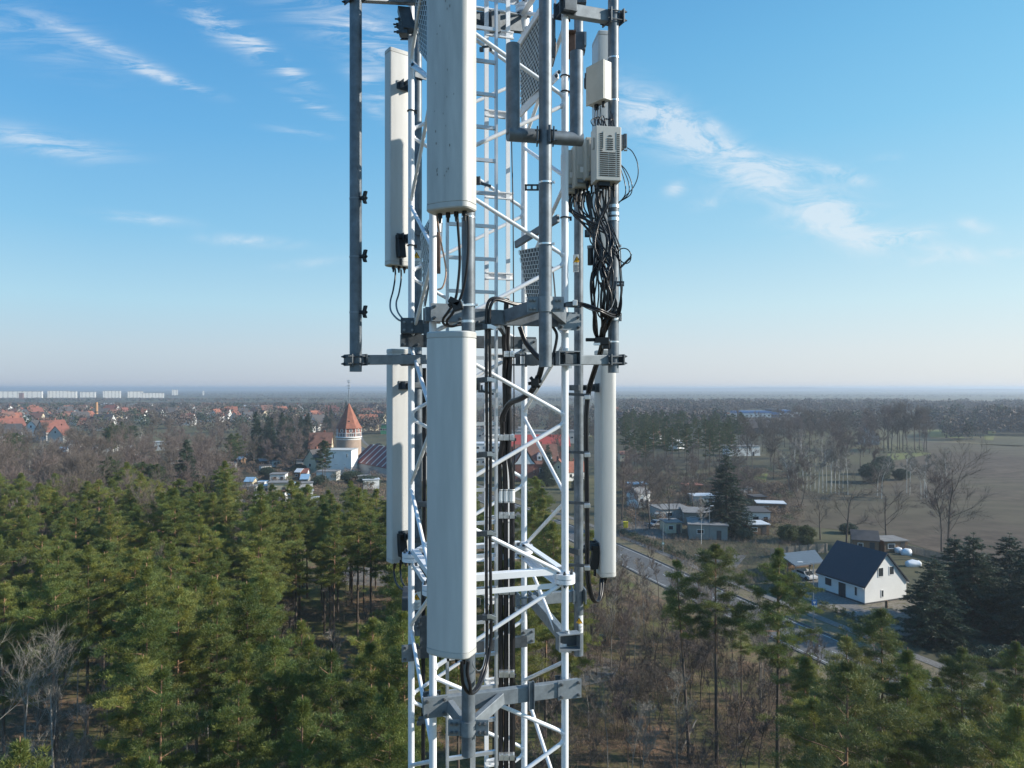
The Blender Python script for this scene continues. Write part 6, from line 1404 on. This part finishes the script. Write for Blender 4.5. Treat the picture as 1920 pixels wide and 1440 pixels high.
bir=[(263,862,1.1),(230,895,.95),(245,890,.9),(68,912,1.15),(75,905,1.0),(82,908,.9),(55,900,.9),(1480,925,1.0),(1488,905,1.1),(1506,915,1.15),(1513,918,1.0),(1520,920,1.1),(1528,918,.95),(1535,925,1.05),(1543,924,1.1),(1550,922,1.0),(1558,926,1.1),(1566,926,1.0),(1573,928,.95),(1580,924,1.0),(1645,930,.9),(1653,935,1.0),(1700,925,.85),(1706,928,.8),(1727,938,.9),(1733,934,.85),(1738,940,.8),(1768,930,.95),(1776,936,.9),(1496,922,.9),(1560,915,1.0),(1590,928,.9),(1315,1020,.6)]
for px,yb,sc in bir:
    g=G(px,yb); put(birches[rng.randrange(2)],g[0],g[1],rng.random()*6,sc,'white stemmed bare birch in front of the left bare wood' if px<300 else 'white stemmed birch in the thicket at the near left corner of the field' if px<1600 else 'white stemmed birch standing in front of the ploughed field' if px>1400 else 'thin pale birch','birches at left' if px<300 else 'birches on the right')
# saplings in the clearing bottom right
for p in scatter(rng,150,1.15,wedge(1010,1900,52,105),lambda p: not any((p[0]-x)**2+(p[1]-y)**2<30 for x,y in _rc) and p[0]<(38-(p[1]-60)*.36),taken):
    put(sapls[rng.choice((0,0,1,2))],p[0],p[1],rng.random()*6,rng.uniform(.6,1.05),'thin bare sapling in the brushwood right of the mast','bare saplings right of the mast')
for p in scatter(rng,24,2.6,wedge(-60,760,64,128),lambda p: pxof(*p)[0]<480 or pxof(*p)[0]>700,taken):
    put(bares[rng.choice((2,3,0))],p[0],p[1],rng.random()*6,(.7,.7,rng.uniform(.85,1.02)),'slender grey bare tree standing among the pines left of the mast','bare trees inside the pine forest')
for p in scatter(rng,60,1.8,wedge(-40,760,40,118),None,taken):
    put(sapls[rng.choice((0,1,2))],p[0],p[1],rng.random()*6,rng.uniform(.7,1.1),'thin bare sapling between the pine trunks left of the mast','bare saplings left of the mast')
# fallen trunks
for a,b,l in (((1275,1415),(1305,1350),'pale fallen stem leaning in the brushwood'),((1378,1402),(1400,1398),'short pale log lying in the brushwood'),((1425,1292),(1448,1312),'pale broken branch by the twin stemmed pine')):
    p=G(*a); q=P(b[0],b[1],p[1]+1.5); q[2]=max(.15,min(q[2],3)); mb=MB(); mb.tube(p+Z*.1,q,.09,.05,n=7); tag(mb.build('fallen_log','barkl',None),l,'log')

# brushwood and ground cover: uncountable thin twigs
def brush(name,n,reg,seed,hmin,hmax,label,m='brush',w=.012):
    rg=np.random.default_rng(seed); pts=[]
    rr=random.Random(seed)
    while len(pts)<n:
        p=reg(rr)
        if p: pts.append(p)
    p=np.c_[np.array(pts),np.zeros(n)]; k=9; p=np.repeat(p,k,axis=0)+np.c_[rg.normal(size=(n*k,2))*.3,np.abs(rg.normal(size=n*k))*.25]; N_=len(p)
    d=rg.normal(size=(N_,3))*np.array([.7,.7,.3])+np.array([0,0,.8]); d/=np.linalg.norm(d,axis=1,keepdims=True); L_=hmin+(hmax-hmin)*rg.random((N_,1))**2
    ww=np.cross(d,rg.normal(size=(N_,3))); ww/=np.linalg.norm(ww,axis=1,keepdims=True); ww*=w
    vs=np.stack([p-ww,p+ww,p+d*L_],axis=1).reshape(-1,3); t=np.repeat(.55+.9*np.repeat(rg.random((n,1)),k,axis=0),3,axis=1)*np.array([[1.05,1,.95]])
    o=npmesh(name,vs,3,t,m,None); tag(o,label,'brushwood',None,'stuff'); return o
def inroad(p): return any((p[0]-x)**2+(p[1]-y)**2<42 for x,y in _rc)
def rg1(r):
    p=wedge(980,2000,50,112)(r); 
    if p[0]>38-(p[1]-60)*.36 or inroad(p): return None
    if math.sin(p[0]*.45+1)*math.cos(p[1]*.33)+.5*math.sin(p[0]*1.3+p[1]*.9)<-.25+.5*r.random()-.25: return None
    return p
brush('brushwood',6500,rg1,3,.5,1.9,'tangled brown brushwood on the forest floor right of the mast')
brush('undergrowth',5000,lambda r: wedge(-60,1000,40,125)(r),4,.3,1.2,'brown undergrowth between the pine trunks left of the mast')
brush('dry_grass',7000,lambda r: wedge(1380,1990,108,160)(r) if 0 else (lambda p: p if not inroad(p) else None)(wedge(1150,1500,112,240)(r)),5,.3,1.6,'dry brown undergrowth around the garages','brush',.02)
# far woods as merged low trees
def farwood(name,label,strips,seed,tmat='wood_far',green=.15,k=34,cl=0,sf=.42):
    rg=np.random.default_rng(seed); V_=[];T_=[]
    for (p0,p1,Y0,Y1,n,h) in strips:
        Y=rg.uniform(Y0,Y1,n); X=(rg.uniform(p0,p1,n)-960)/F*Y; hh=h*(.7+.45*rg.random(n)); hh=np.minimum(hh,np.maximum(3.0,H-cl*Y/F)*(.8+.3*rg.random(n))) if cl else hh; R_=np.maximum(hh,5)*.33*(1+Y/3000)
        kk=k; c=np.repeat(np.c_[X,Y],kk,axis=0); hr=np.repeat(hh,kk); rr_=np.repeat(R_,kk); d=rg.normal(size=(n*kk,3)); d/=np.linalg.norm(d,axis=1,keepdims=True); q=rg.random(n*kk)**.45
        C=np.c_[c[:,0]+d[:,0]*rr_*q,c[:,1]+d[:,1]*rr_*q,hr*.58+d[:,2]*hr*.42*q]; s=(rr_*sf)[:,None]
        a=rg.normal(size=(n*kk,3)); a/=np.linalg.norm(a,axis=1,keepdims=True); b=rg.normal(size=(n*kk,3)); b/=np.linalg.norm(b,axis=1,keepdims=True)
        V_.append(np.stack([C-a*s,C+a*s*.7+b*s*.5,C+b*s],axis=1).reshape(-1,3)); g=(rg.random(n)<green)[:,None]; base=np.where(g,np.array([[.38,.62,.42]]),np.array([[1.0,.95,.9]]))*(.8+.35*rg.random((n,1)))
        T_.append(np.repeat(base,kk,axis=0)*(.9+.2*rg.random((n*kk,1))))
    o=npmesh(name,np.vstack(V_),3,np.vstack(T_),tmat,None); tag(o,label,'wood',None,'stuff'); return o
farwood('near_far_wood','brown and green trees filling the suburb below the left horizon',[(-80,760,480,900,420,13),(-80,760,900,1500,800,13),(900,1160,420,900,220,12)],1,green=.25,k=120,cl=27,sf=.27)
farwood('horizon_wood','hazy woods stretching along the whole horizon',[(-100,1160,1500,2150,1500,15),(-100,1160,2400,4200,3000,15),(-100,2000,4200,7500,4500,16),(1150,1700,1250,1600,500,12),(1150,1990,2400,3200,1000,12)],2,green=.3,k=22,cl=19)
farwood('field_wood','bare woods beyond the ploughed field on the right',[(1730,1990,560,700,150,15),(1750,1840,640,760,40,13),(1160,1360,480,800,120,13),(1360,1500,480,740,70,4),(1500,1640,480,640,70,14),(1500,1990,850,1150,420,14),(1160,1520,900,1200,330,14),(1860,1990,470,560,45,18),(1770,1850,430,520,30,14)],3,green=.15,k=110,sf=.3)
farwood('garden_thicket','brown garden shrubs between the garages and the pine wood',[(1165,1500,165,270,260,2.6),(425,600,170,330,200,2.4),(600,760,180,300,90,4),(-60,430,135,300,420,6)],7,'brush',green=.12,k=260,sf=.12)

# ---- haze
mb=MB(); mb.box((0,0,20.4),(31000,31000,43)); hz=mb.build('haze','white',None)
hm=bpy.data.materials.new('air'); hm.use_nodes=True; hn=hm.node_tree; hn.nodes.clear()
pv=hn.nodes.new('ShaderNodeVolumePrincipled'); pv.inputs['Color'].default_value=(.66,.745,.86,1); pv.inputs['Density'].default_value=.00025; pv.inputs['Anisotropy'].default_value=.3
ho=hn.nodes.new('ShaderNodeOutputMaterial'); hn.links.new(pv.outputs[0],ho.inputs['Volume']); hz.data.materials.clear(); hz.data.materials.append(hm); hz['kind']='stuff'
hz['label']='pale haze in the air over the plain'; hz['category']='haze'
